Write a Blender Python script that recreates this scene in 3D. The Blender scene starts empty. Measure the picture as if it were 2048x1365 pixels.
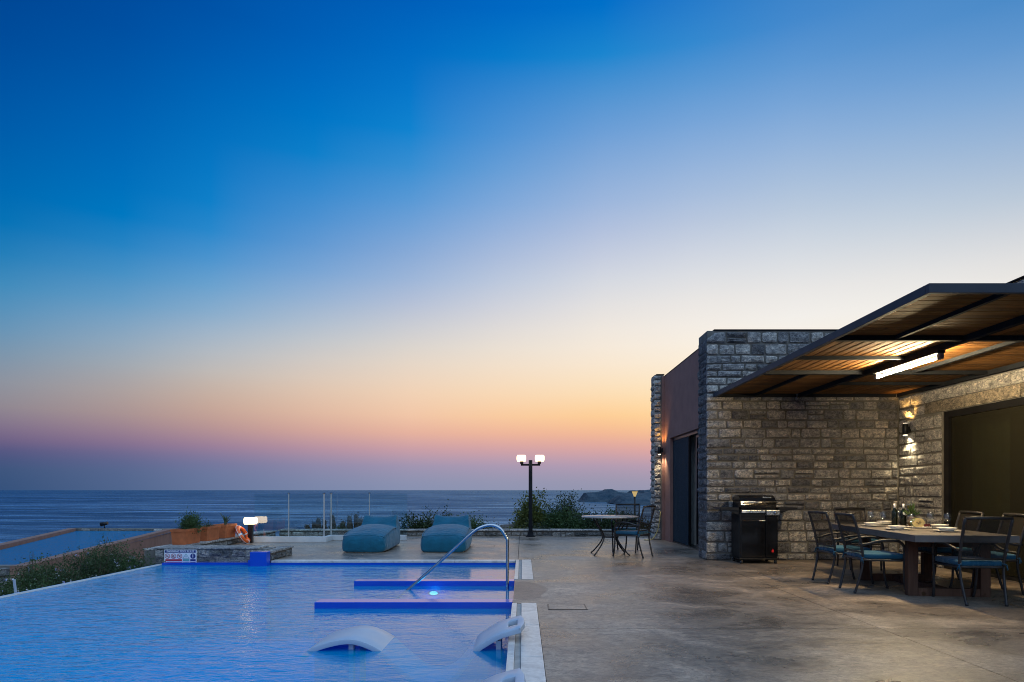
import bpy, bmesh, math, random
import numpy as np
from mathutils import Vector, Matrix, noise

random.seed(7)
RNG = np.random.default_rng(7)
sc = bpy.context.scene
C = sc.collection
PI = math.pi
R = math.radians

# ------------------------------------------------------------------ camera
cam = bpy.data.cameras.new('camera')
cam.sensor_width = 36.0
cam.lens = 22.5
cam.shift_x = -0.01025
cam.shift_y = 0.1455
cam.clip_start = 0.05
cam.clip_end = 400000
camo = bpy.data.objects.new('camera', cam)
C.objects.link(camo)
camo.location = (0, 0, 1.25)
camo.rotation_euler = (R(90), 0, 0)
sc.camera = camo

# ------------------------------------------------------------------ world: dusk sky by direction
def lin(c):
    out = []
    for v in c[:3]:
        v = v / 255.0
        out.append(v / 12.92 if v <= 0.04045 else ((v + 0.055) / 1.055) ** 2.4)
    return out

SKY_GAIN = 1.0
COLS = {
    0: [(0, (0, 70, 148)), (120, (0, 80, 160)), (250, (0, 92, 170)), (400, (0, 108, 180)), (480, (12, 120, 184)), (560, (60, 138, 188)), (640, (96, 148, 186)), (700, (122, 150, 174)), (760, (142, 148, 160)), (810, (146, 138, 146)), (850, (132, 116, 140)), (880, (112, 98, 134)), (905, (80, 86, 130)), (940, (62, 86, 126)), (980, (54, 82, 124))],
    400: [(0, (0, 80, 164)), (120, (0, 92, 176)), (250, (0, 108, 188)), (360, (0, 121, 197)), (440, (4, 130, 202)), (500, (60, 142, 205)), (560, (96, 158, 206)), (620, (130, 170, 204)), (680, (166, 182, 198)), (730, (186, 186, 186)), (780, (196, 176, 164)), (825, (194, 162, 150)), (860, (178, 144, 148)), (890, (154, 126, 152)), (920, (118, 118, 156)), (950, (104, 118, 156)), (980, (98, 116, 154))],
    800: [(0, (0, 94, 184)), (150, (0, 113, 199)), (250, (0, 128, 206)), (300, (16, 135, 209)), (345, (58, 143, 210)), (420, (92, 154, 214)), (500, (130, 167, 214)), (560, (154, 180, 216)), (620, (184, 194, 214)), (680, (212, 210, 208)), (740, (232, 214, 196)), (790, (240, 208, 180)), (830, (240, 198, 168)), (865, (230, 178, 158)), (897, (202, 158, 166)), (930, (160, 148, 176)), (960, (142, 146, 176)), (980, (134, 144, 176))],
    1200: [(0, (0, 110, 200)), (60, (0, 122, 204)), (105, (16, 132, 207)), (155, (62, 142, 208)), (250, (102, 156, 214)), (330, (132, 170, 217)), (400, (154, 181, 220)), (480, (184, 196, 222)), (560, (212, 216, 225)), (640, (236, 230, 224)), (710, (248, 234, 216)), (780, (252, 224, 186)), (830, (254, 208, 152)), (862, (246, 188, 148)), (893, (224, 168, 160)), (930, (180, 156, 178)), (960, (156, 152, 176)), (980, (148, 150, 176))],
    1600: [(0, (56, 130, 202)), (100, (84, 147, 209)), (200, (118, 164, 215)), (300, (150, 181, 219)), (400, (180, 198, 220)), (500, (212, 218, 226)), (580, (234, 232, 230)), (650, (246, 242, 236)), (720, (252, 240, 218)), (800, (255, 228, 176)), (850, (255, 208, 146)), (895, (236, 170, 152)), (935, (188, 156, 174)), (980, (154, 152, 176))],
    2048: [(0, (74, 138, 200)), (100, (100, 153, 208)), (200, (130, 170, 213)), (300, (160, 185, 215)), (400, (188, 202, 217)), (480, (215, 217, 221)), (560, (236, 233, 228)), (650, (242, 234, 222)), (720, (242, 228, 204)), (800, (238, 208, 164)), (850, (230, 186, 142)), (895, (206, 150, 146)), (935, (164, 140, 166)), (980, (140, 138, 166))],
}
ZENITH = (6, 72, 148)
BACK = [(0, (60, 76, 112)), (5, (96, 92, 122)), (10, (128, 110, 132)), (17, (120, 120, 150)), (28, (74, 108, 160)), (42, (28, 88, 154)), (62, ZENITH)]
SIDE = [(0, (54, 78, 116)), (5, (88, 88, 124)), (10, (122, 112, 136)), (18, (104, 124, 160)), (28, (50, 112, 172)), (42, (10, 84, 156)), (62, ZENITH)]
EL = np.array([0, .7, 1.4, 2.1, 2.8, 3.5, 4.2, 5, 5.8, 6.6, 7.5, 8.5, 9.5, 11, 12.5, 14, 16, 18, 20, 22, 24, 26.5, 29, 31.5, 34, 37, 41, 46, 52, 62.])
ELMAX = 62.0

def prof(points):
    p = sorted(points)
    xs = np.array([q[0] for q in p], float)
    cs = np.array([lin(q[1]) for q in p])
    g = np.linspace(0, ELMAX, 621)
    out = []
    for k in range(3):
        v = np.interp(g, xs, cs[:, k])
        v = np.concatenate([np.full(12, v[0]), v, np.full(12, v[-1])])
        ker = np.hanning(9); ker /= ker.sum()
        v = np.convolve(v, ker, 'same')[12:-12]
        out.append(np.interp(EL, g, v))
    return np.array(out).T
columns = [(-180, prof(BACK)), (-100, prof(SIDE))]
for x in sorted(COLS):
    d = math.hypot(1280, x - 1045)
    pts = [(max(0.0, math.degrees(math.atan((981 - y) / d))), c) for y, c in COLS[x]] + [(ELMAX, ZENITH)]
    columns.append((math.degrees(math.atan2(x - 1045, 1280)), prof(pts)))
columns += [(110, prof(SIDE)), (180, prof(BACK))]
AZ = np.array([c[0] for c in columns]); TAB = np.array([c[1] for c in columns])

def catmull_az(a):                               # smooth resampling between the key azimuths
    i = int(np.clip(np.searchsorted(AZ, a) - 1, 0, len(AZ) - 2))
    t = (a - AZ[i]) / (AZ[i + 1] - AZ[i])
    m = []
    for j in (i, i + 1):
        j0, j1 = max(j - 1, 0), min(j + 1, len(AZ) - 1)
        m.append((TAB[j1] - TAB[j0]) / max(AZ[j1] - AZ[j0], 1e-6))
    h = AZ[i + 1] - AZ[i]
    r = (2*t**3 - 3*t**2 + 1) * TAB[i] + (t**3 - 2*t**2 + t) * h * m[0] + (-2*t**3 + 3*t**2) * TAB[i + 1] + (t**3 - t**2) * h * m[1]
    return np.clip(r, 0, 1.2)
AZS = [-180, -130, -100, -70, -52, -39, -32, -26, -18, -10, -2, 7, 15, 23, 31, 38, 52, 75, 110, 145, 180]

world = bpy.data.worlds.new('World')
sc.world = world
world.use_nodes = True
nt = world.node_tree
for n in list(nt.nodes):
    nt.nodes.remove(n)
def wn(t, **kw):
    n = nt.nodes.new(t)
    for k, v in kw.items():
        setattr(n, k, v)
    return n
L = nt.links.new
tc = wn('ShaderNodeTexCoord')
sep = wn('ShaderNodeSeparateXYZ'); L(tc.outputs['Generated'], sep.inputs[0])
az = wn('ShaderNodeMath', operation='ARCTAN2'); L(sep.outputs[0], az.inputs[0]); L(sep.outputs[1], az.inputs[1])
azd = wn('ShaderNodeMath', operation='MULTIPLY'); L(az.outputs[0], azd.inputs[0]); azd.inputs[1].default_value = 180 / PI
el = wn('ShaderNodeMath', operation='ARCSINE', use_clamp=False); L(sep.outputs[2], el.inputs[0])
elf = wn('ShaderNodeMath', operation='MULTIPLY', use_clamp=True); L(el.outputs[0], elf.inputs[0]); elf.inputs[1].default_value = 180 / PI / ELMAX
prev = None
for i, a in enumerate(AZS):
    ramp = wn('ShaderNodeValToRGB')
    cr = ramp.color_ramp
    tab = catmull_az(a)
    while len(cr.elements) < len(EL):
        cr.elements.new(0.5)
    for k, e in enumerate(EL):
        cr.elements[k].position = float(e / ELMAX)
    for k in range(len(EL)):
        cr.elements[k].color = (*[float(v) for v in tab[k]], 1)
    L(elf.outputs[0], ramp.inputs[0])
    if prev is None:
        prev = ramp.outputs[0]
    else:
        mr = wn('ShaderNodeMapRange', clamp=True)
        L(azd.outputs[0], mr.inputs[0])
        mr.inputs[1].default_value = AZS[i - 1]; mr.inputs[2].default_value = a
        mx = wn('ShaderNodeMixRGB')
        L(mr.outputs[0], mx.inputs[0]); L(prev, mx.inputs[1]); L(ramp.outputs[0], mx.inputs[2])
        prev = mx.outputs[0]
bg = wn('ShaderNodeBackground'); bg.inputs[1].default_value = SKY_GAIN
L(prev, bg.inputs[0])
wo = wn('ShaderNodeOutputWorld'); L(bg.outputs[0], wo.inputs[0])
world.cycles.sampling_method = 'MANUAL'
world.cycles.sample_map_resolution = 512

# dusk: the sun is gone, the one sun lamp is the broad soft light of the open sky over the terrace
sun = bpy.data.lights.new('sun', 'SUN')
sun.energy = 2.3; sun.angle = R(112); sun.color = (0.55, 0.78, 1.0)
suno = bpy.data.objects.new('sun', sun); C.objects.link(suno)
SUN_AZ, SUN_EL = R(152), R(58)
suno.rotation_euler = Vector((-math.sin(SUN_AZ) * math.cos(SUN_EL), -math.cos(SUN_AZ) * math.cos(SUN_EL), -math.sin(SUN_EL))).to_track_quat('-Z', 'Y').to_euler()

vs = sc.view_settings
sc.display_settings.display_device = 'sRGB'
vs.view_transform = 'Standard'; vs.look = 'None'; vs.exposure = 0.0; vs.gamma = 1.0
vs.use_curve_mapping = False
sc.render.engine = 'CYCLES'
cy = sc.cycles
cy.use_denoising = True
try:
    cy.denoiser = 'OPENIMAGEDENOISE'
except Exception:
    pass
cy.filter_width = 1.0
cy.max_bounces = 8; cy.diffuse_bounces = 3; cy.glossy_bounces = 4; cy.transparent_max_bounces = 16
cy.sample_clamp_indirect = 4.0; cy.sample_clamp_direct = 0.0
cy.caustics_reflective = False; cy.caustics_refractive = False

# ------------------------------------------------------------------ materials
MATS = {}
def front_fresnel(k, ior, normal=None):
    fr = k.n('ShaderNodeFresnel'); fr.inputs[0].default_value = ior
    if normal is not None: k.l(normal, fr.inputs[1])
    bf = k.n('ShaderNodeNewGeometry').outputs['Backfacing']
    return k.math('MULTIPLY', fr.outputs[0], k.math('SUBTRACT', 1.0, bf))
class NT:
    def __init__(s, name):
        m = bpy.data.materials.new(name); m.use_nodes = True
        s.m = m; s.t = m.node_tree
        s.b = s.t.nodes['Principled BSDF']; s.o = s.t.nodes['Material Output']
    def n(s, t, **kw):
        x = s.t.nodes.new(t)
        for k, v in kw.items():
            setattr(x, k, v)
        return x
    def l(s, a, b): s.t.links.new(a, b)
    def pos(s, scale=(1, 1, 1), obj=False):
        if obj:
            o = s.n('ShaderNodeTexCoord').outputs['Object']
        else:
            o = s.n('ShaderNodeNewGeometry').outputs['Position']
        mp = s.n('ShaderNodeMapping'); mp.inputs['Scale'].default_value = scale
        s.l(o, mp.inputs[0]); return mp.outputs[0]
    def noise(s, vec, scale, detail=4, rough=.55, dist=0):
        x = s.n('ShaderNodeTexNoise'); x.inputs['Scale'].default_value = scale
        x.inputs['Detail'].default_value = detail; x.inputs['Roughness'].default_value = rough
        x.inputs['Distortion'].default_value = dist
        s.l(vec, x.inputs['Vector']); return x.outputs[0]
    def ramp(s, fac, stops, interp='LINEAR'):
        x = s.n('ShaderNodeValToRGB'); cr = x.color_ramp; cr.interpolation = interp
        while len(cr.elements) < len(stops): cr.elements.new(.5)
        for e, (p, c) in zip(cr.elements, stops):
            e.position = p
        for e, (p, c) in zip(cr.elements, stops):
            e.color = (*c, 1) if len(c) == 3 else c
        s.l(fac, x.inputs[0]); return x.outputs[0]
    def mix(s, fac, a, b, mode='MIX'):
        x = s.n('ShaderNodeMixRGB', blend_type=mode)
        for i, v in enumerate((fac, a, b)):
            if hasattr(v, 'is_linked'): s.l(v, x.inputs[i])
            elif i == 0: x.inputs[0].default_value = v
            else: x.inputs[i].default_value = (*v, 1)
        return x.outputs[0]
    def math(s, op, a, b=0.0, clamp=False):
        x = s.n('ShaderNodeMath', operation=op, use_clamp=clamp)
        for i, v in enumerate((a, b)):
            if hasattr(v, 'is_linked'): s.l(v, x.inputs[i])
            else: x.inputs[i].default_value = v
        return x.outputs[0]
    def bump(s, h, strength=.5, dist=.01, normal=None):
        x = s.n('ShaderNodeBump'); x.inputs['Strength'].default_value = strength; x.inputs['Distance'].default_value = dist
        s.l(h, x.inputs['Height'])
        if normal is not None: s.l(normal, x.inputs['Normal'])
        return x.outputs[0]
    def set(s, **kw):
        names = dict(color='Base Color', rough='Roughness', metal='Metallic', normal='Normal', ior='IOR', spec='Specular IOR Level', coat='Coat Weight', coatr='Coat Roughness', sheen='Sheen Weight')
        for k, v in kw.items():
            i = s.b.inputs[names[k]]
            if hasattr(v, 'is_linked'): s.l(v, i)
            elif k == 'color': i.default_value = (*v, 1)
            else: i.default_value = v
        return s

def plain(name, color, rough=.5, metal=0, var=.12, scale=8, bump=0, bscale=60, bdist=.002, spec=.5, obj=True, stretch=(1, 1, 1)):
    k = NT(name)
    p = k.pos(stretch, obj)
    a = k.noise(p, scale, 5)
    lo = [c * (1 - var) for c in color]; hi = [min(1, c * (1 + var)) for c in color]
    k.set(color=k.ramp(a, [(.3, lo), (.7, hi)]), metal=metal, spec=spec)
    r = k.math('MULTIPLY_ADD', k.noise(p, scale * 2.3, 3), .25)
    r.node.inputs[2].default_value = rough - .125
    k.set(rough=r)
    if bump:
        k.set(normal=k.bump(k.noise(p, bscale, 4), bump, bdist))
    MATS[name] = k.m
    return k.m

def m_stone(name, ramp, speck=.45, brand=.0):
    k = NT(name)
    p = k.pos()
    rnd = k.n('ShaderNodeObjectInfo').outputs['Random']
    base = k.ramp(rnd, ramp)
    n1 = k.noise(p, 14, 6, .65)
    n2 = k.noise(k.pos((1, 1, 1.35)), 25, 4, .75, .8)
    n3 = k.noise(k.pos((1, 1, 1.8)), 16, 6, .75, 1.6)
    c = k.mix(.8, base, k.ramp(n1, [(.34, (.38, .38, .42)), (.5, (1, 1, 1)), (.66, (1.6, 1.52, 1.42))]), 'MULTIPLY')
    c = k.mix(.85, c, k.ramp(n3, [(.38, (.30, .30, .33)), (.5, (1, 1, 1)), (.62, (1.7, 1.64, 1.56))]), 'MULTIPLY')
    sp = k.ramp(n2, [(.57, (0, 0, 0)), (.63, (1, 1, 1))])
    c = k.mix(k.mix(1, sp, (speck, speck, speck), 'MULTIPLY'), c, (.62, .60, .56))
    h = k.math('ADD', k.math('MULTIPLY', n3, 1.0), k.math('MULTIPLY', n2, .6))
    k.set(color=c, rough=.78, normal=k.bump(h, 1.0, .07), spec=.4)
    MATS[name] = k.m
    return k.m

m_stone('stone', [(0, (.15, .155, .17)), (.2, (.28, .285, .30)), (.45, (.45, .45, .45)), (.75, (.57, .555, .53)), (1, (.68, .645, .59))])
m_stone('cap_stone', [(0, (.30, .30, .30)), (.5, (.44, .43, .41)), (1, (.58, .56, .53))], .3)
m_stone('slate_stone', [(0, (.11, .125, .13)), (.5, (.26, .265, .265)), (1, (.50, .49, .46))], .4)
m_stone('ashlar', [(0, (.24, .21, .17)), (1, (.36, .31, .24))], .12)
plain('mortar', (.15, .142, .128), .9, 0, .25, 6, .6, 90, .006, obj=False)
plain('render_wall', (.30, .155, .125), .85, 0, .12, 3, .5, 140, .004, obj=False)
plain('terracotta_render', (.235, .130, .098), .85, 0, .2, 2.5, .4, 120, .004, obj=False)
plain('dark_steel', (.013, .015, .019), .8, 0, .2, 4, .1, 40, spec=.08)
plain('fascia_steel', (.05, .056, .07), .55, 0, .1, 4, .1, 40, spec=.12)
plain('grey_steel', (.11, .12, .14), .55, 0, .12, 5, .1, 40, spec=.25)
plain('post_metal', (.42, .43, .44), .4, 0, .06, 6)
plain('black_metal', (.013, .013, .014), .35, .3, .2, 6)
plain('black_gloss', (.006, .006, .007), .14, 0, .2, 6)
plain('chair_metal', (.026, .024, .024), .42, .1, .25, 14)
plain('stainless', (.62, .60, .56), .28, 1, .06, 8, .05, 30)
plain('chrome', (.48, .50, .52), .16, 1, .04, 10)
plain('white_plastic', (.36, .44, .54), .38, 0, .04, 3, .1, 150, .001)
plain('ceramic', (.80, .76, .68), .2, 0, .03, 8)
plain('rubber', (.02, .02, .02), .7)
plain('plaster_white', (.55, .54, .52), .7, 0, .1, 3, .3, 60, obj=False)
plain('kerb_white', (.60, .60, .60), .55, 0, .12, 3, .2, 60, obj=False)
plain('pot_clay', (.42, .115, .036), .75, 0, .22, 9, .35, 60, .003)
plain('cactus_skin', (.05, .040, .026), .8, 0, .4, 20, .8, 60, .006)
plain('soil', (.07, .05, .035), .95, 0, .4, 8, .9, 25, .03, obj=False)
plain('bark', (.09, .065, .045), .9, 0, .4, 20, .8, 60, .006)
plain('ring_orange', (.80, .13, .02), .45, 0, .12, 6)
plain('ring_white', (.75, .74, .72), .5, 0, .1, 6)
plain('rope', (.55, .42, .15), .8, 0, .2, 40)
plain('bottle_glass', (.006, .010, .007), .08, 0, .1, 10)
plain('bottle_foil', (.72, .72, .74), .35, .2, .05, 10)
plain('melon_flesh', (.72, .58, .26), .5, 0, .15, 18)
plain('melon_rind', (.18, .24, .07), .6, 0, .25, 20)
plain('seed_brown', (.12, .07, .03), .6)
plain('grape_red', (.10, .012, .02), .3)
plain('linen', (.62, .58, .50), .85)
plain('pineapple_skin', (.16, .10, .035), .8, 0, .4, 30, .9, 45, .01)
plain('print_white', (.72, .76, .80), .5, 0, .03, 3)
plain('print_navy', (.012, .025, .16), .5)
plain('print_red', (.42, .03, .06), .5)
plain('print_black', (.02, .02, .04), .5)
plain('print_teal', (.10, .32, .34), .5)
plain('flame_red', (.70, .02, .02), .4)
plain('curtain', (.50, .46, .30), .9, 0, .15, 4)
plain('interior_wall', (.22, .19, .15), .9)
plain('interior_dark', (.05, .04, .032), .9)
plain('room_floor', (.16, .13, .10), .6)
plain('stone_grey', (.30, .295, .28), .7, 0, .2, 9, .3, 70)

def m_deck():
    k = NT('deck_concrete')
    p = k.pos()
    big = k.noise(k.pos((.8, 1.0, 1)), 1.0, 5, .62, .5)
    streak = k.noise(k.pos((1.0, 1.5, 1)), 2.3, 8, .72, 1.3)
    fine = k.noise(k.pos((1.0, 1.5, 1)), 15, 8, .82, 1.0)
    c = k.ramp(big, [(.34, (.15, .117, .088)), (.5, (.21, .164, .124)), (.64, (.31, .244, .187))])
    c = k.mix(.6, c, k.ramp(streak, [(.34, (.48, .48, .50)), (.5, (1, 1, 1)), (.64, (1.6, 1.55, 1.48))]), 'MULTIPLY')
    c = k.mix(.72, c, k.ramp(fine, [(.38, (.25, .25, .27)), (.5, (1, 1, 1)), (.62, (1.7, 1.66, 1.6))]), 'MULTIPLY')
    # wet patch by the pool steps
    d = k.n('ShaderNodeVectorMath', operation='DISTANCE')
    wn_ = k.n('ShaderNodeTexNoise'); wn_.inputs['Scale'].default_value = 1.8; wn_.inputs['Detail'].default_value = 5; k.l(k.pos(), wn_.inputs['Vector']); WN = wn_.outputs[1]
    wob = k.mix(.42, k.pos(), WN, 'ADD')
    mp = k.n('ShaderNodeMapping'); mp.inputs['Scale'].default_value = (1.5, .62, 1); k.l(wob, mp.inputs[0])
    k.l(mp.outputs[0], d.inputs[0]); d.inputs[1].default_value = (.04 * 1.5 + .31, 8.0 * .62 + .13, .21)
    wet = k.ramp(d.outputs[1], [(.43, (1, 1, 1)), (.455, (0, 0, 0))])
    c = k.mix(k.mix(1, wet, (.85, .85, .85), 'MULTIPLY'), c, (.36, .34, .35), 'MULTIPLY')
    ro = k.ramp(big, [(.36, (.22, .22, .22)), (.6, (.44, .44, .44))])
    ro = k.mix(wet, ro, (.36, .36, .36))
    h = k.math('ADD', k.math('MULTIPLY', streak, 1.0), k.math('MULTIPLY', fine, .45))
    k.set(color=c, rough=ro, normal=k.bump(h, .55, .014), spec=.65)
    MATS['deck'] = k.m
m_deck()

def m_coping():
    k = NT('coping_marble')
    a = k.noise(k.pos((2, 2, 2)), 3, 6, .6, 1.0)
    b = k.noise(k.pos(), 40, 4, .6)
    c = k.ramp(a, [(.3, (.42, .41, .40)), (.55, (.60, .59, .57)), (.75, (.70, .69, .66))])
    c = k.mix(.25, c, k.ramp(b, [(.35, (.5, .5, .5)), (.6, (1, 1, 1))]), 'MULTIPLY')
    k.set(color=c, rough=.32, normal=k.bump(b, .15, .003))
    MATS['coping'] = k.m
m_coping()

def m_poolpaint():
    k = NT('pool_paint')
    a = k.noise(k.pos(), 1.2, 5, .6)
    k.set(color=k.ramp(a, [(.3, (.002, .058, .47)), (.7, (.003, .076, .55))]), rough=.35)
    k.set(rough=.14)
    MATS['pool_paint'] = k.m
    k = NT('pool_floor')
    a = k.noise(k.pos(), .6, 4, .6)
    k.set(color=k.ramp(a, [(.3, (.010, .30, .74)), (.7, (.016, .38, .84))]), rough=.5)
    MATS['pool_floor'] = k.m
m_poolpaint()

def m_poolwater(name, tint, amp, body, bodycol=(.0, .60, .95), ior=1.5):
    k = NT(name)
    k.t.nodes.remove(k.b)
    p = k.pos((1.0, 2.0, 1))
    a = k.noise(p, 2.2, 3, .5, .5)
    b = k.noise(k.pos((1.0, 2.4, 1)), 7.5, 3, .55, .8)
    # the corner by the steps lies sheltered and calmer
    s = k.n('ShaderNodeSeparateXYZ'); k.l(k.pos(), s.inputs[0])
    calm = k.n('ShaderNodeMapRange', clamp=True); k.l(s.outputs[0], calm.inputs[0])
    calm.inputs[1].default_value = -.2; calm.inputs[2].default_value = -3.6; calm.inputs[3].default_value = .13; calm.inputs[4].default_value = 1.0
    h = k.math('ADD', a, k.math('MULTIPLY', b, .45))
    h = k.math('MULTIPLY', h, calm.outputs[0])
    nrm = k.bump(h, 1.0, amp)
    fr = front_fresnel(k, ior, nrm)
    tr = k.n('ShaderNodeBsdfTransparent'); tr.inputs[0].default_value = (*tint, 1)
    gl = k.n('ShaderNodeBsdfGlossy'); gl.inputs['Roughness'].default_value = .03; k.l(nrm, gl.inputs['Normal'])
    df = k.n('ShaderNodeBsdfDiffuse'); df.inputs[0].default_value = (*bodycol, 1)
    m0 = k.n('ShaderNodeMixShader'); k.l(k.math('MULTIPLY', k.math('ADD', k.math('MULTIPLY', calm.outputs[0], .45), .55), body), m0.inputs[0]); k.l(tr.outputs[0], m0.inputs[1]); k.l(df.outputs[0], m0.inputs[2])  # azure diffuse body stands in for scattered light, thinned to darken the step corner
    mx = k.n('ShaderNodeMixShader'); k.l(fr, mx.inputs[0]); k.l(m0.outputs[0], mx.inputs[1]); k.l(gl.outputs[0], mx.inputs[2])
    k.l(mx.outputs[0], k.o.inputs[0])
    MATS[name] = k.m
m_poolwater('pool_water', (.04, .52, .90), 0.018, .46)
m_poolwater('lower_pool_water', (.4, .85, 1.0), .16, .8, (.0, .17, .36), 1.3)

def m_sea():
    k = NT('sea_water'); k.t.nodes.remove(k.b)
    a = k.noise(k.pos((.006, .010, 1)), 1.0, 10, .66, .3)
    b = k.noise(k.pos((.0010, .0065, 1)), 1.0, 8, .72, .8)
    c = k.noise(k.pos((.009, .030, 1)), 1.0, 6, .7, .4)
    fac = k.ramp(k.math('ADD', k.math('MULTIPLY', b, .7), k.math('MULTIPLY', c, .3)), [(.36, (.10, .10, .10)), (.5, (.27, .27, .27)), (.62, (.80, .80, .80))])
    nrm = k.bump(a, 1.0, 30)
    gl = k.n('ShaderNodeBsdfGlossy'); gl.inputs['Roughness'].default_value = .27; gl.inputs[0].default_value = (.50, .79, 1, 1); k.l(nrm, gl.inputs['Normal'])
    df = k.n('ShaderNodeBsdfDiffuse'); df.inputs[0].default_value = (.0, .026, .075, 1)
    mx = k.n('ShaderNodeMixShader'); k.l(fac, mx.inputs[0]); k.l(df.outputs[0], mx.inputs[1]); k.l(gl.outputs[0], mx.inputs[2])
    k.l(mx.outputs[0], k.o.inputs[0]); MATS['sea'] = k.m
m_sea()

def m_glass(name, tint, rough=0.0, ior=1.5, body=0.0, bodycol=(.1, .1, .1)):
    k = NT(name); k.t.nodes.remove(k.b)
    fr = front_fresnel(k, ior)
    tr = k.n('ShaderNodeBsdfTransparent'); tr.inputs[0].default_value = (*tint, 1)
    gl = k.n('ShaderNodeBsdfGlossy'); gl.inputs['Roughness'].default_value = rough
    mx = k.n('ShaderNodeMixShader'); k.l(fr, mx.inputs[0]); k.l(tr.outputs[0], mx.inputs[1]); k.l(gl.outputs[0], mx.inputs[2])
    out = mx.outputs[0]
    if body:
        df = k.n('ShaderNodeBsdfDiffuse'); df.inputs[0].default_value = (*bodycol, 1)
        m2 = k.n('ShaderNodeMixShader'); m2.inputs[0].default_value = body
        k.l(out, m2.inputs[1]); k.l(df.outputs[0], m2.inputs[2]); out = m2.outputs[0]
    k.l(out, k.o.inputs[0]); MATS[name] = k.m
m_glass('fence_glass', (.86, .95, .96), 0, 2.3)
m_glass('side_glass', (.92, .96, .96), 0, 1.2)
m_glass('door_screen', (.6, .65, .7), .5, 1.05, .5, (.045, .075, .10))
m_glass('door_glass', (.75, .82, .84), .01, 1.3)
m_glass('wine_glass', (.93, .95, .96), .02, 2.2)
m_glass('insect_screen', (.6, .6, .55), .6, 1.02, .36, (.036, .034, .024))

def m_sling():
    k = NT('sling_mesh'); k.t.nodes.remove(k.b)
    w1 = k.n('ShaderNodeTexWave', wave_type='BANDS', bands_direction='Y'); w1.inputs['Scale'].default_value = 30
    w2 = k.n('ShaderNodeTexWave', wave_type='BANDS', bands_direction='Z'); w2.inputs['Scale'].default_value = 30
    p = k.pos((1, 1, 1), True); k.l(p, w1.inputs[0]); k.l(p, w2.inputs[0])
    f = k.math('MAXIMUM', w1.outputs[1], w2.outputs[1])
    f = k.math('MULTIPLY_ADD', f, .55); f.node.inputs[2].default_value = .22
    df = k.n('ShaderNodeBsdfDiffuse'); df.inputs[0].default_value = (.030, .027, .025, 1)
    tr = k.n('ShaderNodeBsdfTransparent')
    mx = k.n('ShaderNodeMixShader'); k.l(f, mx.inputs[0]); k.l(tr.outputs[0], mx.inputs[1]); k.l(df.outputs[0], mx.inputs[2])
    k.l(mx.outputs[0], k.o.inputs[0]); MATS['sling'] = k.m
m_sling()

def m_fabric(name, col, bs=260):
    k = NT(name)
    p = k.pos((1, 1, 1), True)
    a = k.noise(p, 5, 4, .6); f = k.noise(p, bs, 2, .5); wr = k.noise(k.pos((1.5, 3.5, 1.5), True), 4.5, 3, .5, .8)
    c = k.ramp(a, [(.3, [v * .82 for v in col]), (.7, [v * 1.15 for v in col])])
    c = k.mix(.3, c, k.ramp(f, [(.35, (.6, .6, .6)), (.65, (1.2, 1.2, 1.2))]), 'MULTIPLY')
    n1 = k.bump(wr, .6, .035)
    k.set(color=c, rough=.9, normal=k.bump(f, .3, .002, n1), sheen=.25, spec=.2); MATS[name] = k.m
m_fabric('beanbag_fabric', (.005, .105, .18))
m_fabric('cushion_fabric', (.010, .085, .155))

def m_wood(name, a, b, axis):
    k = NT(name)
    rnd = k.n('ShaderNodeObjectInfo').outputs['Random']
    st = [14, 14, 14]; st[axis] = 1.0
    g = k.noise(k.pos(tuple(st)), 2.2, 5, .6, .6)
    c = k.ramp(g, [(.3, a), (.7, b)])
    c = k.mix(.8, c, k.ramp(rnd, [(0, (.65, .62, .6)), (1, (1.25, 1.2, 1.1))]), 'MULTIPLY')
    kn = k.noise(k.pos((3, 3, 3)), 2.5, 2, .5)
    c = k.mix(k.ramp(kn, [(.68, (0, 0, 0)), (.74, (1, 1, 1))]), c, (.06, .03, .012))
    k.set(color=c, rough=.7, spec=.15, normal=k.bump(g, .25, .003)); MATS[name] = k.m
m_wood('board_wood_x', (.085, .038, .009), (.19, .09, .024), 0)
m_wood('board_wood_y', (.085, .038, .009), (.19, .09, .024), 1)
m_wood('table_wood', (.085, .045, .032), (.135, .075, .052), 2)
plain('bistro_metal', (.34, .33, .32), .28, 0, .1, 6)
plain('table_top', (.15, .135, .125), .5, 0, .22, 5, .2, 60, .002)

def m_leaf(name, lo, hi):
    k = NT(name)
    a = k.noise(k.pos(), 3.5, 3, .6); b = k.noise(k.pos(), 37, 2)
    c = k.ramp(k.math('ADD', k.math('MULTIPLY', a, .55), k.math('MULTIPLY', b, .45)), [(.36, lo), (.62, hi)])
    k.set(color=c, rough=.55, spec=.35)
    tl = k.n('ShaderNodeBsdfTranslucent'); k.l(c, tl.inputs[0])
    mx = k.n('ShaderNodeMixShader'); mx.inputs[0].default_value = .25
    k.l(k.b.outputs[0], mx.inputs[1]); k.l(tl.outputs[0], mx.inputs[2]); k.l(mx.outputs[0], k.o.inputs[0])
    MATS[name] = k.m
m_leaf('leaf_dark', (.014, .030, .012), (.055, .088, .028))
m_leaf('leaf_mid', (.02, .05, .018), (.08, .14, .045))
m_leaf('leaf_yellow', (.055, .075, .018), (.15, .17, .035))
m_leaf('leaf_grey', (.06, .085, .062), (.14, .18, .13))
m_leaf('leaf_dry', (.055, .042, .026), (.12, .09, .055))
plain('flower_white', (.72, .70, .74), .7)
plain('flower_lilac', (.38, .42, .72), .7)

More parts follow.
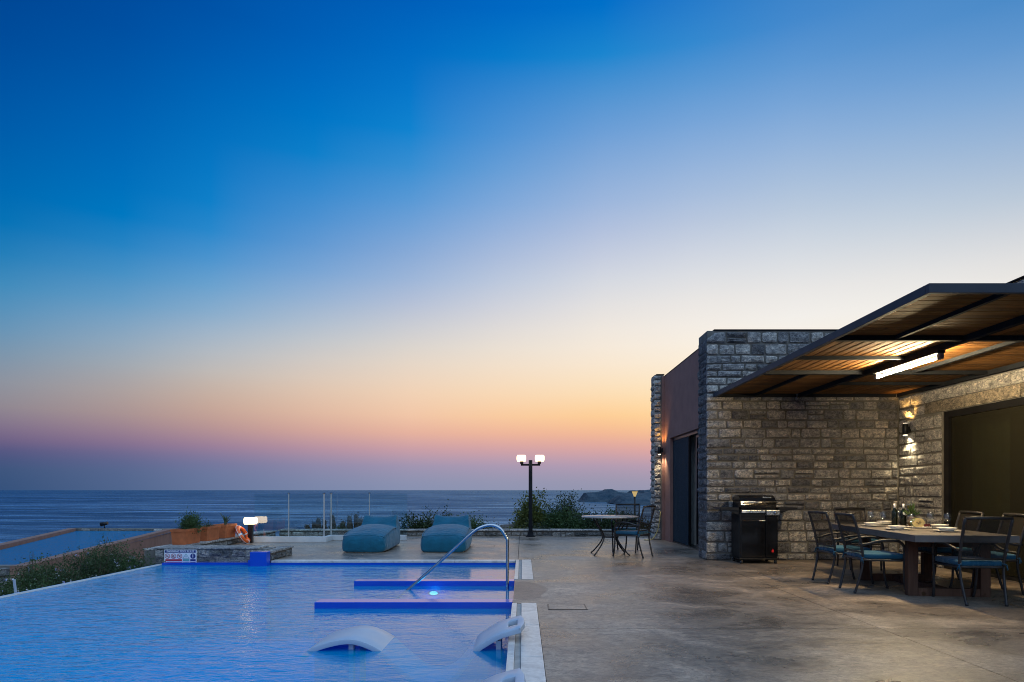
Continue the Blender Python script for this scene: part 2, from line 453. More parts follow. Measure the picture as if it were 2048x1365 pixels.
def m_rock(name, lo, hi, sc_, bd):
    k = NT(name)
    a = k.noise(k.pos((1, 1, 1.6)), sc_, 9, .68, .6)
    k.set(color=k.ramp(a, [(.32, lo), (.68, hi)]), rough=.95, normal=k.bump(a, .9, bd), spec=.2); MATS[name] = k.m
m_rock('headland_hazy_rock', (.018, .045, .07), (.085, .115, .14), .018, 22)  # blue of the distance haze is put into this rock colour
m_rock('boulder_rock', (.05, .045, .042), (.20, .18, .165), 2.5, .1)
m_rock('hill_earth', (.03, .035, .02), (.12, .10, .07), .35, .4)

def m_emit(name, col, s):
    k = NT(name); k.t.nodes.remove(k.b)
    e = k.n('ShaderNodeEmission'); e.inputs[0].default_value = (*col, 1); e.inputs[1].default_value = s
    k.l(e.outputs[0], k.o.inputs[0]); k.m.cycles.emission_sampling = 'FRONT_BACK'; MATS[name] = k.m
m_emit('lamp_shade_lit', (1.0, .76, .44), 5.0)
m_emit('tube_lit', (1.0, .76, .42), 780)
m_emit('spot_lens', (1.0, .86, .62), 9)
m_emit('pool_lamp_lit', (1.0, .62, .50), 5)
m_emit('cone_lit', (1.0, .72, .30), .55)

# ------------------------------------------------------------------ mesh helpers
def box(bm, x0, x1, y0, y1, z0, z1, bev=0.0, M=None):
    n0 = len(bm.verts)
    vs_ = [bm.verts.new(p) for p in ((x0,y0,z0),(x1,y0,z0),(x1,y1,z0),(x0,y1,z0),(x0,y0,z1),(x1,y0,z1),(x1,y1,z1),(x0,y1,z1))]
    fs = [bm.faces.new([vs_[i] for i in f]) for f in ((0,3,2,1),(4,5,6,7),(0,1,5,4),(1,2,6,5),(2,3,7,6),(3,0,4,7))]
    geo = vs_
    if bev > 0:
        es = list({e for f in fs for e in f.edges})
        r = bmesh.ops.bevel(bm, geom=es, offset=bev, segments=2, profile=.6, affect='EDGES')
        bm.verts.ensure_lookup_table()
        geo = list(bm.verts)[n0:] if n0 else list(bm.verts)
    if M is not None:
        bmesh.ops.transform(bm, matrix=M, verts=geo)
    return geo

def smooth_path(pts, k=6, closed=False):
    P = [Vector(p) for p in pts]; n = len(P); out = []
    rng = n if closed else n - 1
    for i in range(rng):
        p0 = P[(i - 1) % n] if closed or i > 0 else P[0] * 2 - P[1]
        p1 = P[i]; p2 = P[(i + 1) % n]
        p3 = P[(i + 2) % n] if closed or i + 2 < n else P[-1] * 2 - P[-2]
        for j in range(k):
            t = j / k
            out.append(.5 * ((2*p1) + (-p0 + p2)*t + (2*p0 - 5*p1 + 4*p2 - p3)*t*t + (-p0 + 3*p1 - 3*p2 + p3)*t**3))
    if not closed: out.append(P[-1])
    return out

def tube(bm, pts, r, n=8, closed=False, caps=True):
    P = [Vector(p) for p in pts]; m = len(P)
    rad = r if isinstance(r, (list, tuple)) else [r] * m
    T = []
    for i in range(m):
        a = P[(i - 1) % m] if closed or i > 0 else P[0]
        b = P[(i + 1) % m] if closed or i < m - 1 else P[-1]
        T.append((b - a).normalized())
    u = T[0].orthogonal().normalized(); rings = []
    for i in range(m):
        u = (u - T[i] * u.dot(T[i])).normalized(); v = T[i].cross(u)
        rings.append([bm.verts.new(P[i] + (u * math.cos(2*PI*k/n) + v * math.sin(2*PI*k/n)) * rad[i]) for k in range(n)])
    for i in range(m if closed else m - 1):
        a, b = rings[i], rings[(i + 1) % m]
        for k in range(n):
            f = bm.faces.new((a[k], a[(k+1) % n], b[(k+1) % n], b[k])); f.smooth = True
    if caps and not closed:
        bm.faces.new(rings[0][::-1]); bm.faces.new(rings[-1])

def lathe(bm, prof_, n=20, center=(0, 0, 0), close=True):
    cx, cy_, cz = center; rings = []
    for r, z in prof_:
        rings.append([bm.verts.new((cx + r*math.cos(2*PI*k/n), cy_ + r*math.sin(2*PI*k/n), cz + z)) for k in range(n)] if r > 1e-6 else [bm.verts.new((cx, cy_, cz + z))])
    for a, b in zip(rings, rings[1:]):
        for k in range(n):
            k2 = (k + 1) % n
            if len(a) == 1 and len(b) == 1: continue
            if len(a) == 1: f = bm.faces.new((a[0], b[k2], b[k]))
            elif len(b) == 1: f = bm.faces.new((a[k], a[k2], b[0]))
            else: f = bm.faces.new((a[k], a[k2], b[k2], b[k]))
            f.smooth = True
    if close:
        if len(rings[0]) > 1: bm.faces.new(rings[0][::-1])
        if len(rings[-1]) > 1: bm.faces.new(rings[-1])

def prism(bm, poly, axis, a, b):
    """poly: 2D points; extruded along axis (0,1,2) from a to b."""
    def p3(p, h):
        return [(h, p[0], p[1]), (p[0], h, p[1]), (p[0], p[1], h)][axis]
    A = [bm.verts.new(p3(p, a)) for p in poly]; B = [bm.verts.new(p3(p, b)) for p in poly]
    bm.faces.new(A); bm.faces.new(B[::-1]); n = len(poly)
    for i in range(n):
        bm.faces.new((A[i], B[i], B[(i+1) % n], A[(i+1) % n]))

def obj(name, bm, mat, parent=None, world=False, smooth=None, loc=None):
    me = bpy.data.meshes.new(name)
    if isinstance(bm, bmesh.types.BMesh):
        bmesh.ops.recalc_face_normals(bm, faces=bm.faces)
        bm.to_mesh(me); bm.free()
    else:
        me.from_pydata(*bm)
    if smooth is not None:
        me.polygons.foreach_set('use_smooth', [smooth] * len(me.polygons))
    o = bpy.data.objects.new(name, me); C.objects.link(o)
    for mm in (mat if isinstance(mat, (list, tuple)) else [mat]):
        me.materials.append(MATS[mm])
    if parent is not None:
        o.parent = parent
        if world:                       # geometry given in world metres under an unrotated parent
            p = parent; v = Vector((0, 0, 0))
            while p is not None:
                v += p.location; p = p.parent
            o.location = -v
    if loc is not None: o.location = loc
    return o

def tag(o, label=None, cat=None, group=None, kind=None):
    if label: o['label'] = label
    if cat: o['category'] = cat
    if group: o['group'] = group
    if kind: o['kind'] = kind
    return o

def empty(name, loc=(0, 0, 0), rz=0.0, **kw):
    o = bpy.data.objects.new(name, None); C.objects.link(o)
    o.location = loc; o.rotation_euler = (0, 0, rz); o.empty_display_size = .2
    return tag(o, **kw)

def copy_tree(o, parent=None):
    c = o.copy(); C.objects.link(c)
    if parent is not None: c.parent = parent
    for ch in [x for x in bpy.data.objects if x.parent == o]:
        copy_tree(ch, c)
    return c

NB = bmesh.new
def bx(name, mat, parent, x0, x1, y0, y1, z0, z1, bev=0, world=True):
    b = NB(); box(b, x0, x1, y0, y1, z0, z1, bev); return obj(name, b, mat, parent, world)

# ------------------------------------------------------------------ ground, sea, headland
b = NB()
xs = [-120000, -40000, -12000, -4000, -1500, -500, 0, 500, 1500, 4000, 12000, 40000, 120000]
ys = [-3000, 60, 200, 500, 1000, 2000, 4000, 9000, 20000, 60000, 160000]
vv = [[b.verts.new((x, y, -50)) for x in xs] for y in ys]
for j in range(len(ys) - 1):
    for i in range(len(xs) - 1):
        b.faces.new((vv[j][i], vv[j][i+1], vv[j+1][i+1], vv[j+1][i]))
tag(obj('sea', b, 'sea'), kind='structure')

LP = [(-15.6, 14.2), (-11.35, 14.2), (-15.5, 29.9), (-21.0, 29.9)]       # lower pool plot
def seg_dist(p, a, b_):
    ax, ay = a; bx_, by = b_; dx, dy = bx_ - ax, by - ay
    t = max(0, min(1, ((p[0]-ax)*dx + (p[1]-ay)*dy) / (dx*dx + dy*dy)))
    return math.hypot(p[0] - ax - t*dx, p[1] - ay - t*dy)
def inside(p, poly):
    c = False; n = len(poly)
    for i in range(n):
        (x1, y1), (x2, y2) = poly[i], poly[(i+1) % n]
        if (y1 > p[1]) != (y2 > p[1]) and p[0] < (x2-x1)*(p[1]-y1)/(y2-y1) + x1: c = not c
    return c
def ground_z(x, y):
    dxa = max(-7.4 - x, 0); dya = max(y - 20.4, 0)
    dA = math.hypot(dxa, dya)
    dB = 0 if inside((x, y), LP) else min(seg_dist((x, y), LP[i], LP[(i+1) % 4]) for i in range(4))
    if dA == 0:
        if y > 17.55 : z = -.22
        else: z = -2.6
        if x < -6.9: z = min(z, -1.0)
        return z
    d = min(dA, dB + .3) if x < -7.4 else dA
    base = -.25 if x > -6.5 else (-1.25 if x < -8 else -1.05)
    z = base - .28 * d - .004 * d * d
    z += .25 * min(1, d / 4) * noise.noise(Vector((x * .35, y * .35, 0)))
    return max(z, -58)
def axis(lo, hi, fine_lo, fine_hi, step):
    a = list(np.arange(fine_lo, fine_hi + 1e-6, step)); v = fine_hi; s = step
    while v < hi: s *= 1.22; v += s; a.append(v)
    v = fine_lo; s = step; pre = []
    while v > lo: s *= 1.22; v -= s; pre.append(v)
    return pre[::-1] + a
gx = axis(-180, 160, -26, 10, .5); gy = axis(-30, 200, 6, 34, .5)
gx = sorted(gx + [-6.9, -7.1]); gy = sorted(gy + [17.45, 17.6])
verts = [(x, y, ground_z(x, y)) for y in gy for x in gx]
nx = len(gx)
faces = [(j*nx+i, j*nx+i+1, (j+1)*nx+i+1, (j+1)*nx+i) for j in range(len(gy)-1) for i in range(nx-1)]
tag(obj('hillside', (verts, [], faces), 'hill_earth', smooth=True), kind='structure')

def headland(name, pts, y0, depth, seed, cliff):
    """pts: (x, crest height above the sea); a rugged promontory with steep foot."""
    xs_ = np.linspace(pts[0][0], pts[-1][0], 150); hs = np.interp(xs_, [p[0] for p in pts], [p[1] for p in pts])
    V = []; ny = 34
    for j in range(ny):
        t = j / (ny - 1)
        for i, x in enumerate(xs_):
            off = 40 * noise.noise(Vector((x * .012, seed, 0)))
            yy = y0 + off + depth * t
            f = min(1.0, (t / cliff)) ** .55 if t < .6 else max(0, 1 - ((t - .6) / .4) ** 1.6)
            rug = noise.fractal(Vector((x * .02, yy * .02, seed)), 1.0, 2.0, 5)
            h = hs[i] * f * (1 + .10 * rug * (1 if f < .97 else .25)) + (6 * rug * (1 - abs(2*f - 1)))
            V.append((x + 10 * rug * (1 - f), yy, -50.5 + max(0, h)))
    n_ = len(xs_)
    F = [(j*n_+i, j*n_+i+1, (j+1)*n_+i+1, (j+1)*n_+i) for j in range(ny-1) for i in range(n_-1)]
    return tag(obj(name, (V, [], F), 'headland_hazy_rock', smooth=False), kind='structure')
D1 = 2720.0
crest = [(1160, 1006), (1168, 1001), (1171, 995.5), (1176, 987), (1183, 986), (1198, 985.6), (1208, 984), (1216, 982.2), (1220, 979.3), (1230, 979.0), (1236, 981.5), (1242, 984.6), (1256, 986), (1266, 986.8), (1272, 982.5), (1275, 981.6), (1279, 981.8), (1282, 986.5), (1287, 986.8), (1293, 981), (1301, 981.5), (1330, 978), (1400, 970)]
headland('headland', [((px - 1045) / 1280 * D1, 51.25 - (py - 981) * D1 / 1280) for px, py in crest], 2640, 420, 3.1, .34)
D2 = 2290.0
crest2 = [(1228, 1008), (1233, 1000), (1242, 993), (1258, 989), (1275, 989), (1295, 987), (1320, 982), (1400, 972)]
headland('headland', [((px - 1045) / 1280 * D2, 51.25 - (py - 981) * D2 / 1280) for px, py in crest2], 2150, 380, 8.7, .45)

# ------------------------------------------------------------------ deck
deck = empty('deck', (0, 8, 0), kind='structure')
def slab(parts):
    b_ = NB()
    for p in parts: box(b_, *p, -.16, 0)
    obj('slab', b_, 'deck', deck, True)
slab([(.158, 3.226, -4, 5.776)])
slab([(3.234, 9, -4, 5.776)])
slab([(.158, 3.226, 5.784, 11.446), (-.105, .158, 7.055, 8.945)])
slab([(3.234, 6.9, 5.784, 11.446)])
slab([(-.076, 3.75, 11.454, 17.42)])
slab([(-4.45, -.084, 11.454, 17.42), (-6.68, -4.45, 11.96, 17.42)])
hatch = empty('drain_hatch', (.475, 6.84, 0), label='square drain hatch cover set in the deck beside the pool coping', cat='hatch')
b = NB()
for q in ((.27, .68, 6.675, 6.687), (.27, .68, 6.988, 7.0), (.27, .282, 6.687, 6.988), (.668, .68, 6.687, 6.988)): box(b, *q, 0, .005)
obj('hatch_frame', b, 'black_metal', hatch, True)
bx('hatch_lid', 'deck', hatch, .284, .666, 6.689, 6.986, -.004, .004)
hatch = empty('drain_hatch', (-.8, 14.25, 0), label='thin square hatch outline in the deck behind the bean bags', cat='hatch')
b = NB()
for q in ((-1.12, -.62, 14.0, 14.012), (-1.12, -.62, 14.5, 14.512), (-.632, -.62, 14.012, 14.5), (-1.12, -1.108, 14.012, 14.5)): box(b, *q, 0, .004)
obj('hatch_frame', b, 'black_metal', hatch, True)
bx('hatch_lid', 'deck', hatch, -1.106, -.634, 14.014, 14.498, -.004, .003)

# ------------------------------------------------------------------ pool
WZ = -.071
pool = empty('pool_basin', (-3.2, 5, -1.4), kind='structure')
bx('pool_floor', 'pool_floor', pool, -6.5, -.05, -4, 11.4, -1.5, -1.35)
bx('pool_wall', 'pool_paint', pool, -.11, .15, -4, 11.27, -1.35, -.17)
b = NB(); box(b, -.108, -.06, -4, 7.05, -.17, -.03); box(b, -.108, -.06, 8.95, 11.27, -.17, -.03); box(b, -.108, -.106, 7.05, 8.95, -.17, -.004); obj('pool_wall', b, 'pool_paint', pool, True)
bx('pool_wall', 'pool_paint', pool, -6.35, .15, 11.27, 11.45, -1.35, -.032)
bx('pool_wall', 'pool_floor', pool, -6.52, -6.352, -4.2, 11.46, -1.6, -.075)
bx('weir_edge', 'coping', pool, -6.47, -6.36, -4.2, 11.45, -.075, -.066, .002)
bx('pool_wall', 'pool_paint', pool, -6.35, .15, -4.2, -4, -1.35, -.03)
bx('divider_wall', 'pool_paint', pool, -2.315, -.111, 8.79, 8.99, -1.35, 0, .006)
bx('divider_wall', 'pool_paint', pool, -2.32, -.111, 7.13, 7.34, -1.35, 0, .006)
b = NB(); box(b, -4.73, -4.44, 11.10, 11.268, -1.35, .174, .008); box(b, -4.78, -4.732, 11.14, 11.268, -1.35, .03, .004); obj('corner_pier', b, 'pool_paint', pool, True)
for y0 in (7.36, 7.36): pass
for k, (ya, yb, zz) in enumerate(((7.34, 8.79, -.38),)):
    bx('step', 'pool_floor', pool, -.9, -.111, ya, yb, -1.35, -.3); bx('step', 'pool_floor', pool, -1.5, -.9, ya, yb, -1.35, -.62); bx('step', 'pool_floor', pool, -2.1, -1.5, ya, yb, -1.35, -.95)
b = NB()
vv = [b.verts.new(p) for p in ((-6.36, -4, WZ), (-.11, -4, WZ), (-.11, 11.27, WZ), (-6.36, 11.27, WZ))]
b.faces.new(vv)
tag(obj('pool_water', b, 'pool_water'), kind='structure')

coping = empty('pool_coping', (0, 7, 0), kind='structure')
def coping_run(ya, yb, n):
    for i in range(n):
        a = ya + (yb - ya) * i / n + .002; c = ya + (yb - ya) * (i + 1) / n - .002
        bx('coping_stone', 'coping', coping, -.012, .154, a, c, -.05, .006, .004)
        bx('coping_stone', 'coping', coping, -.116, -.062, a, c, -.05, .006, .003)
    bx('overflow_grate', 'stone_grey', coping, -.060, -.014, ya, yb, -.05, -.004)
coping_run(-4, 4.78, 7); coping_run(4.78, 7.05, 2); coping_run(8.95, 11.45, 2)
for i in range(4):
    a = -4.43 + 4.31 * i / 4; bx('coping_stone', 'coping', coping, a + .002, a + 4.31 / 4 - .002, 11.262, 11.45, -.03, .006, .004)

def pool_lamp(x, y, z, rz, e, label):
    o = empty('pool_light', (x, y, z), R(rz), label=label, cat='pool lamp')
    b_ = NB(); lathe(b_, [(0, 0), (.048, 0), (.048, .012), (0, .02)], 20); bmesh.ops.rotate(b_, verts=b_.verts, matrix=Matrix.Diagonal((1.15, 1, .5)) @ Matrix.Rotation(PI/2, 3, 'X')); obj('lens', b_, 'pool_lamp_lit', o)
    b_ = NB(); lathe(b_, [(.05, 0), (.068, 0), (.066, .014), (.05, .014)], 20, close=False); bmesh.ops.rotate(b_, verts=b_.verts, matrix=Matrix.Diagonal((1.15, 1, .5)) @ Matrix.Rotation(PI/2, 3, 'X')); obj('trim_ring', b_, 'chrome', o)
    l = bpy.data.lights.new('pool_lamp', 'POINT'); l.energy = e; l.color = (.45, .85, 1); l.shadow_soft_size = .08
    q = bpy.data.objects.new('pool_lamp', l); C.objects.link(q); q.parent = o; q.location = (0, -.15, 0)
pool_lamp(-1.22, 8.785, -.165, 0, 2.0, 'lit oval underwater lamp on the blue divider wall below the handrail')

rail = empty('handrail', (-.2, 8.47, -.071), label='bent stainless steel handrail rising from the pool steps', cat='handrail')
pts = smooth_path([(-.2, 8.47, -.32), (-.2, 8.47, .0), (-.2, 8.47, .52), (-.215, 8.47, .62), (-.29, 8.47, .735), (-.40, 8.47, .785), (-.53, 8.47, .765), (-.66, 8.47, .69), (-.9, 8.47, .475), (-1.2, 8.47, .205), (-1.52, 8.47, -.075), (-1.75, 8.47, -.28)], 7)
b = NB(); tube(b, pts, .0205, 12); obj('tube', b, 'chrome', rail, True)
b = NB(); lathe(b, [(.02, 0), (.05, 0), (.045, .015), (.02, .018)], 16, (-.2, 8.47, -.30), False); obj('flange', b, 'chrome', rail, True)

def pool_lounger(dy, label):
    o = empty('pool_lounger', (-.9, 5.51 + dy, -.25), label=label, cat='pool lounger', group='white moulded loungers standing in the pool')
    path = smooth_path([(-1.83, -.125), (-1.74, -.05), (-1.58, .005), (-1.42, .028), (-1.29, .0), (-1.158, -.068), (-1.02, -.19), (-.82, -.33), (-.60, -.30), (-.41, -.072), (-.30, .01), (-.20, .065), (-.10, .098), (.012, .126)], 4)
    ysn = [5.24, 5.40, 5.44, 5.58, 5.62, 5.78]
    b_ = NB(); n = len(path)
    G = []
    for i, p in enumerate(path):
        row = []
        for j, y in enumerate(ysn):
            q = Vector((p[0], y + dy, p[1]))
            if i == n - 1 and j in (0, 5): q.x -= .035; q.z -= .012
            row.append(b_.verts.new(q))
        G.append(row)
    for i in range(n - 1):
        for j in range(5):
            hole = n - 6 <= i < n - 3 and j in (1, 2, 3)
            if not hole: b_.faces.new((G[i][j], G[i+1][j], G[i+1][j+1], G[i][j+1]))
    m = obj('shell', b_, 'white_plastic', o, True, smooth=True)
    md = m.modifiers.new('thick', 'SOLIDIFY'); md.thickness = .042; md.offset = -1
    md = m.modifiers.new('edge', 'BEVEL'); md.width = .006; md.segments = 2; md.limit_method = 'ANGLE'; md.angle_limit = R(50)
    b_ = NB()
    for xx, zt in ((-1.42, -.03), (-.8, -.38), (-.2, .0)):
        for yy in (5.30, 5.66):
            box(b_, xx - .02, xx + .02, yy + dy, yy + dy + .06, -1.35, zt)
    obj('support', b_, 'white_plastic', o, True)
pool_lounger(0, 'white moulded pool lounger whose hump and headrest rise from the water')
pool_lounger(-1.71, 'white pool lounger cut by the bottom edge, only its headrest in view')

# ------------------------------------------------------------------ stonework
def stone_bm(b_, u0, u1, v0, v1, depth, proud, fmap, cut=None, rnd=random):
    w, h = u1 - u0, v1 - v0
    c = min(w, h) * rnd.uniform(.06, .2)
    j = lambda s: rnd.uniform(-s, s)
    e = .012
    ring = [(u0 + c, v0), (u1 - c, v0), (u1, v0 + c * .7), (u1, v1 - c), (u1 - c * .8, v1), (u0 + c, v1), (u0, v1 - c * .8), (u0, v0 + c)]
    if cut:
        ring[5] = (u0 + cut, v1); ring[6] = (u0, v1 - cut)
    ring = [(min(u1, max(u0, a + j(e))), min(v1, max(v0, d + j(e)))) for a, d in ring]
    cu, cv = (u0 + u1) / 2, (v0 + v1) / 2
    ins = min(.03, min(w, h) * .22)
    inner = []
    for a, d in ring:
        inner.append((a + (ins if a < cu else -ins) * rnd.uniform(.6, 1.3), d + (ins if d < cv else -ins) * rnd.uniform(.6, 1.3)))
    B = [b_.verts.new(fmap(a, d, -depth)) for a, d in ring]
    F = [b_.verts.new(fmap(a, d, proud * .3 + j(.004))) for a, d in ring]
    I = [b_.verts.new(fmap(a, d, proud + j(.014))) for a, d in inner]
    ctr = b_.verts.new(fmap(cu + j(w * .2), cv + j(h * .2), proud + rnd.uniform(-.004, .016)))
    for i in range(8):
        k = (i + 1) % 8
        b_.faces.new((B[i], B[k], F[k], F[i])); b_.faces.new((F[i], F[k], I[k], I[i])); b_.faces.new((I[i], I[k], ctr))

def courses(u0, u1, v0, v1, rnd, hmin=.115, hmax=.205, wmin=.17, wmax=.47, joint=.026, first=None):
    """coursed rubble: rows of unequal height, stones of unequal length, here and there two thin ones in place of a tall one."""
    rects = []; v = v0; row = 0
    while v < v1 - .05:
        h = rnd.uniform(hmin, hmax)
        if v1 - (v + h) < hmin * .8: h = v1 - v
        u = u0; k = 0
        while u < u1 - .01:
            w = rnd.uniform(wmin, wmax) if not (k == 0 and first) else first[row % len(first)] * rnd.uniform(.85, 1.15)
            if u1 - (u + w) < wmin * .6: w = u1 - u
            if h > .15 and w > .22 and k > 0 and rnd.random() < .16:
                s = rnd.uniform(.4, .6)
                rects.append((u, u + w - joint, v, v + h * s - joint * .8)); rects.append((u, u + w - joint, v + h * s, v + h - joint))
            else:
                dv = rnd.uniform(-.008, .008) if k else 0
                rects.append((u, u + w - joint, v, v + h - joint + dv))
            u += w; k += 1
        v += h; row += 1
    return rects

N_STONE = [0]; STONE_MAX = 298
def stones(rects, fmap, parent, mat='stone', depth=.05, proud=.012, keep=lambda r: True, limit=None, cutlast=None, rnd=None):
    rest = NB(); nrest = 0
    for r in rects:
        r_ = rnd or random
        if N_STONE[0] < STONE_MAX and keep(r):
            b_ = NB(); stone_bm(b_, *r, depth, proud + r_.uniform(-.010, .018), fmap, cutlast(r) if cutlast else None, r_)
            obj('stone', b_, mat, parent, True); N_STONE[0] += 1
        else:
            stone_bm(rest, *r, depth, proud + r_.uniform(-.010, .018), fmap, cutlast(r) if cutlast else None, r_); nrest += 1
    if nrest:
        tag(obj('stone', rest, mat, parent, True), kind='stuff')
    else: rest.free()

fm_front = lambda Y: (lambda u, v, w: (u, Y - w, v))
fm_left = lambda X: (lambda u, v, w: (X - w, u, v))          # faces -X
fm_right = lambda X: (lambda u, v, w: (X + w, u, v))         # faces +X

house = empty('stone_house', (5.2, 11.9, 0), label='flat roofed house of grey rubble stone and terracotta render beside the terrace', cat='house')
hr = random.Random(21)
fw = bx('front_wall', 'mortar', house, 3.302, 6.725, 11.438, 11.99, -.1, 4.095)
bx('wall_cap', 'dark_steel', house, 3.42, 7.1, 11.42, 12.0, 4.097, 4.118)
fr_rects = courses(3.29, 6.715, .01, 4.09, hr, first=[.42, .2, .3, .48, .24])
ztop = max(r[3] for r in fr_rects)
stones(fr_rects, fm_front(11.424), fw, proud=.016, keep=lambda r: not (r[2] > 2.86 and (r[0] - 3.29) > (4.12 - r[3]) * 3.2 + 1.9), cutlast=lambda r: .13 if (r[0] < 3.3 and r[3] > ztop - .05) else None, rnd=hr)
side_r = courses(11.44, 11.985, .01, 3.97, hr, wmin=.2, wmax=.4)
pr = courses(10.27, 11.425, .01, 2.50, hr, first=None)
# right wall (under the pergola)
rw = bx('side_wall', 'mortar', house, 6.728, 7.1, 10.26, 11.437, -.1, 2.9)
b = NB(); box(b, 6.728, 7.1, 2.0, 11.437, 2.902, 4.095); box(b, 6.728, 7.1, 2.0, 10.258, 2.50, 2.9); up = obj('upper_wall', b, 'mortar', house, True)
stones(side_r, fm_left(3.292), fw, proud=.010, rnd=hr)
stones(pr, fm_left(6.718), rw, proud=.016, rnd=hr)
# lintel ashlars and the course above
lint = NB()
for a, c in ((10.67, 9.80), (9.79, 8.62), (8.61, 7.5), (7.49, 6.3)):
    b = NB(); box(b, 6.700, 6.80, c, a, 2.512, 2.685, .006); obj('lintel_stone', b, 'ashlar', up, True)
rl = courses(7.2, 11.42, 2.70, 2.90, hr, hmin=.18, hmax=.2, wmin=.3, wmax=.6)
rl += courses(10.685, 11.42, 2.512, 2.69, hr, hmin=.17, hmax=.18)
rl += courses(7.2, 11.40, 2.99, 4.09, hr)
stones(rl, fm_left(6.716), up, proud=.014, keep=lambda r: r[2] < 2.95, rnd=hr)
bx('wall_cap', 'dark_steel', house, 6.70, 7.11, 2.0, 11.41, 4.097, 4.118)
# far pier and terracotta render wall with sliding door
fp = bx('end_pier', 'mortar', house, 3.322, 3.548, 16.07, 16.5, -.1, 4.14)
stones(courses(3.31, 3.49, .01, 4.14, hr, wmin=.17, wmax=.18), fm_front(16.062), fp, proud=.012, rnd=hr)
stones(courses(16.07, 16.49, .01, 4.14, hr, wmin=.2, wmax=.4), fm_left(3.312), fp, proud=.012, rnd=hr)
bx('wall_cap', 'dark_steel', house, 3.36, 3.56, 16.05, 16.51, 4.142, 4.158)
b = NB()
box(b, 3.55, 3.75, 11.992, 16.5, 2.5, 4.09); box(b, 3.55, 3.75, 15.4, 16.5, -.1, 2.498); box(b, 3.55, 3.75, 11.992, 12.3, -.1, 2.498); box(b, 3.492, 3.549, 15.98, 16.068, -.1, 4.09)
obj('render_wall', b, 'render_wall', house, True)
bx('wall_cap', 'dark_steel', house, 3.545, 3.80, 12.0, 16.5, 4.092, 4.106)
bx('roof', 'stone_grey', house, 3.76, 12, 11.995, 16.45, 3.8, 3.9); bx('roof', 'stone_grey', house, 7.11, 12, 2, 11.99, 3.8, 3.9)
bx('back_wall', 'plaster_white', house, 3.56, 12, 16.502, 16.7, -.1, 4.0); bx('back_wall', 'plaster_white', house, 12.0, 12.2, 2, 16.7, -.1, 4.0)
bx('partition_wall', 'interior_wall', house, 7.102, 12, 11.6, 11.8, 0, 3.79)
bx('partition_wall', 'interior_wall', house, 10.4, 10.5, 2.0, 11.58, 0, 3.79); bx('dark_panel', 'interior_dark', house, 10.36, 10.398, 6, 11.2, 0, 2.3)
bx('room_floor', 'room_floor', house, 6.9, 12, 2, 11.58, -.1, .004); bx('room_floor', 'room_floor', house, 3.76, 12, 12, 16.45, -.1, .004)
# sliding door in the render wall
sd = empty('sliding_door', (3.64, 13.9, 0)); sd.parent = house; sd.location = Vector((3.66, 13.9, 0)) - house.location
b = NB(); box(b, 3.62, 3.74, 12.3, 12.36, 0, 2.498); box(b, 3.62, 3.74, 15.34, 15.399, 0, 2.498); box(b, 3.62, 3.74, 12.362, 15.338, 2.43, 2.498); box(b, 3.60, 3.74, 12.362, 15.338, 0, .03)
obj('door_frame', b, 'black_metal', sd, True)
b = NB()
for ya, yb, xa in ((13.95, 15.33, 3.635), (12.5, 13.62, 3.69)):
    for q in ((ya, ya + .06, .03, 2.42), (yb - .06, yb, .03, 2.42)): box(b, xa, xa + .04, *q)
    box(b, xa, xa + .04, ya + .06, yb - .06, .03, .10); box(b, xa, xa + .04, ya + .06, yb - .06, 2.36, 2.42)
obj('sash', b, 'black_metal', sd, True)
b = NB(); box(b, 3.651, 3.659, 14.01, 15.27, .10, 2.36); box(b, 3.706, 3.714, 12.56, 13.56, .10, 2.36); obj('pane', b, 'door_glass', sd, True)
def curtain(name, x, y0, y1, z0, z1, mat, parent, amp=.03, wl=.13):
    b_ = NB(); n = int((y1 - y0) / .02); prev_ = None
    for i in range(n + 1):
        y = y0 + (y1 - y0) * i / n; xx = x + amp * math.sin(2*PI*y/wl) + .4 * amp * math.sin(2*PI*y/(wl*2.7) + 1)
        cur = (b_.verts.new((xx, y, z0)), b_.verts.new((xx + .01 * math.sin(y * 9), y, z1)))
        if prev_: b_.faces.new((prev_[0], cur[0], cur[1], prev_[1])).smooth = True
        prev_ = cur
    return obj(name, b_, mat, parent, True)
b = NB(); box(b, 3.615, 3.618, 13.95, 15.33, .04, 2.42); obj('insect_screen', b, 'door_screen', sd, True)
curtain('curtain', 3.86, 14.02, 14.75, .02, 2.45, 'linen', sd)
# big glazed door in the right wall
gd = empty('terrace_door', (6.9, 8.4, 0)); gd.parent = house; gd.location = Vector((6.9, 8.4, 0)) - house.location
b = NB(); box(b, 6.75, 6.98, 10.14, 10.256, 0, 2.498); box(b, 6.75, 6.98, 4.6, 10.138, 2.40, 2.498); box(b, 6.735, 6.98, 4.6, 10.138, 0, .05); box(b, 6.75, 6.98, 4.5, 4.598, 0, 2.498)
obj('door_frame', b, 'black_metal', gd, True)
b = NB()
for ya, yb, xa in ((7.35, 10.13, 6.80), (4.62, 7.45, 6.86)):
    for q in ((ya, ya + .07, .06, 2.39), (yb - .07, yb, .06, 2.39)): box(b, xa, xa + .045, *q)
    box(b, xa, xa + .045, ya + .07, yb - .07, .06, .14); box(b, xa, xa + .045, ya + .07, yb - .07, 2.32, 2.39)
obj('sash', b, 'black_metal', gd, True)
b = NB(); box(b, 6.818, 6.826, 7.42, 10.06, .14, 2.32); box(b, 6.878, 6.886, 4.69, 7.38, .14, 2.32); obj('pane', b, 'door_glass', gd, True)
b = NB(); box(b, 6.785, 6.799, 7.365, 7.395, .95, 1.25, .004); obj('handle', b, 'stainless', gd, True)
b = NB(); box(b, 6.77, 6.773, 4.62, 10.10, .06, 2.40); obj('insect_screen', b, 'insect_screen', gd, True)
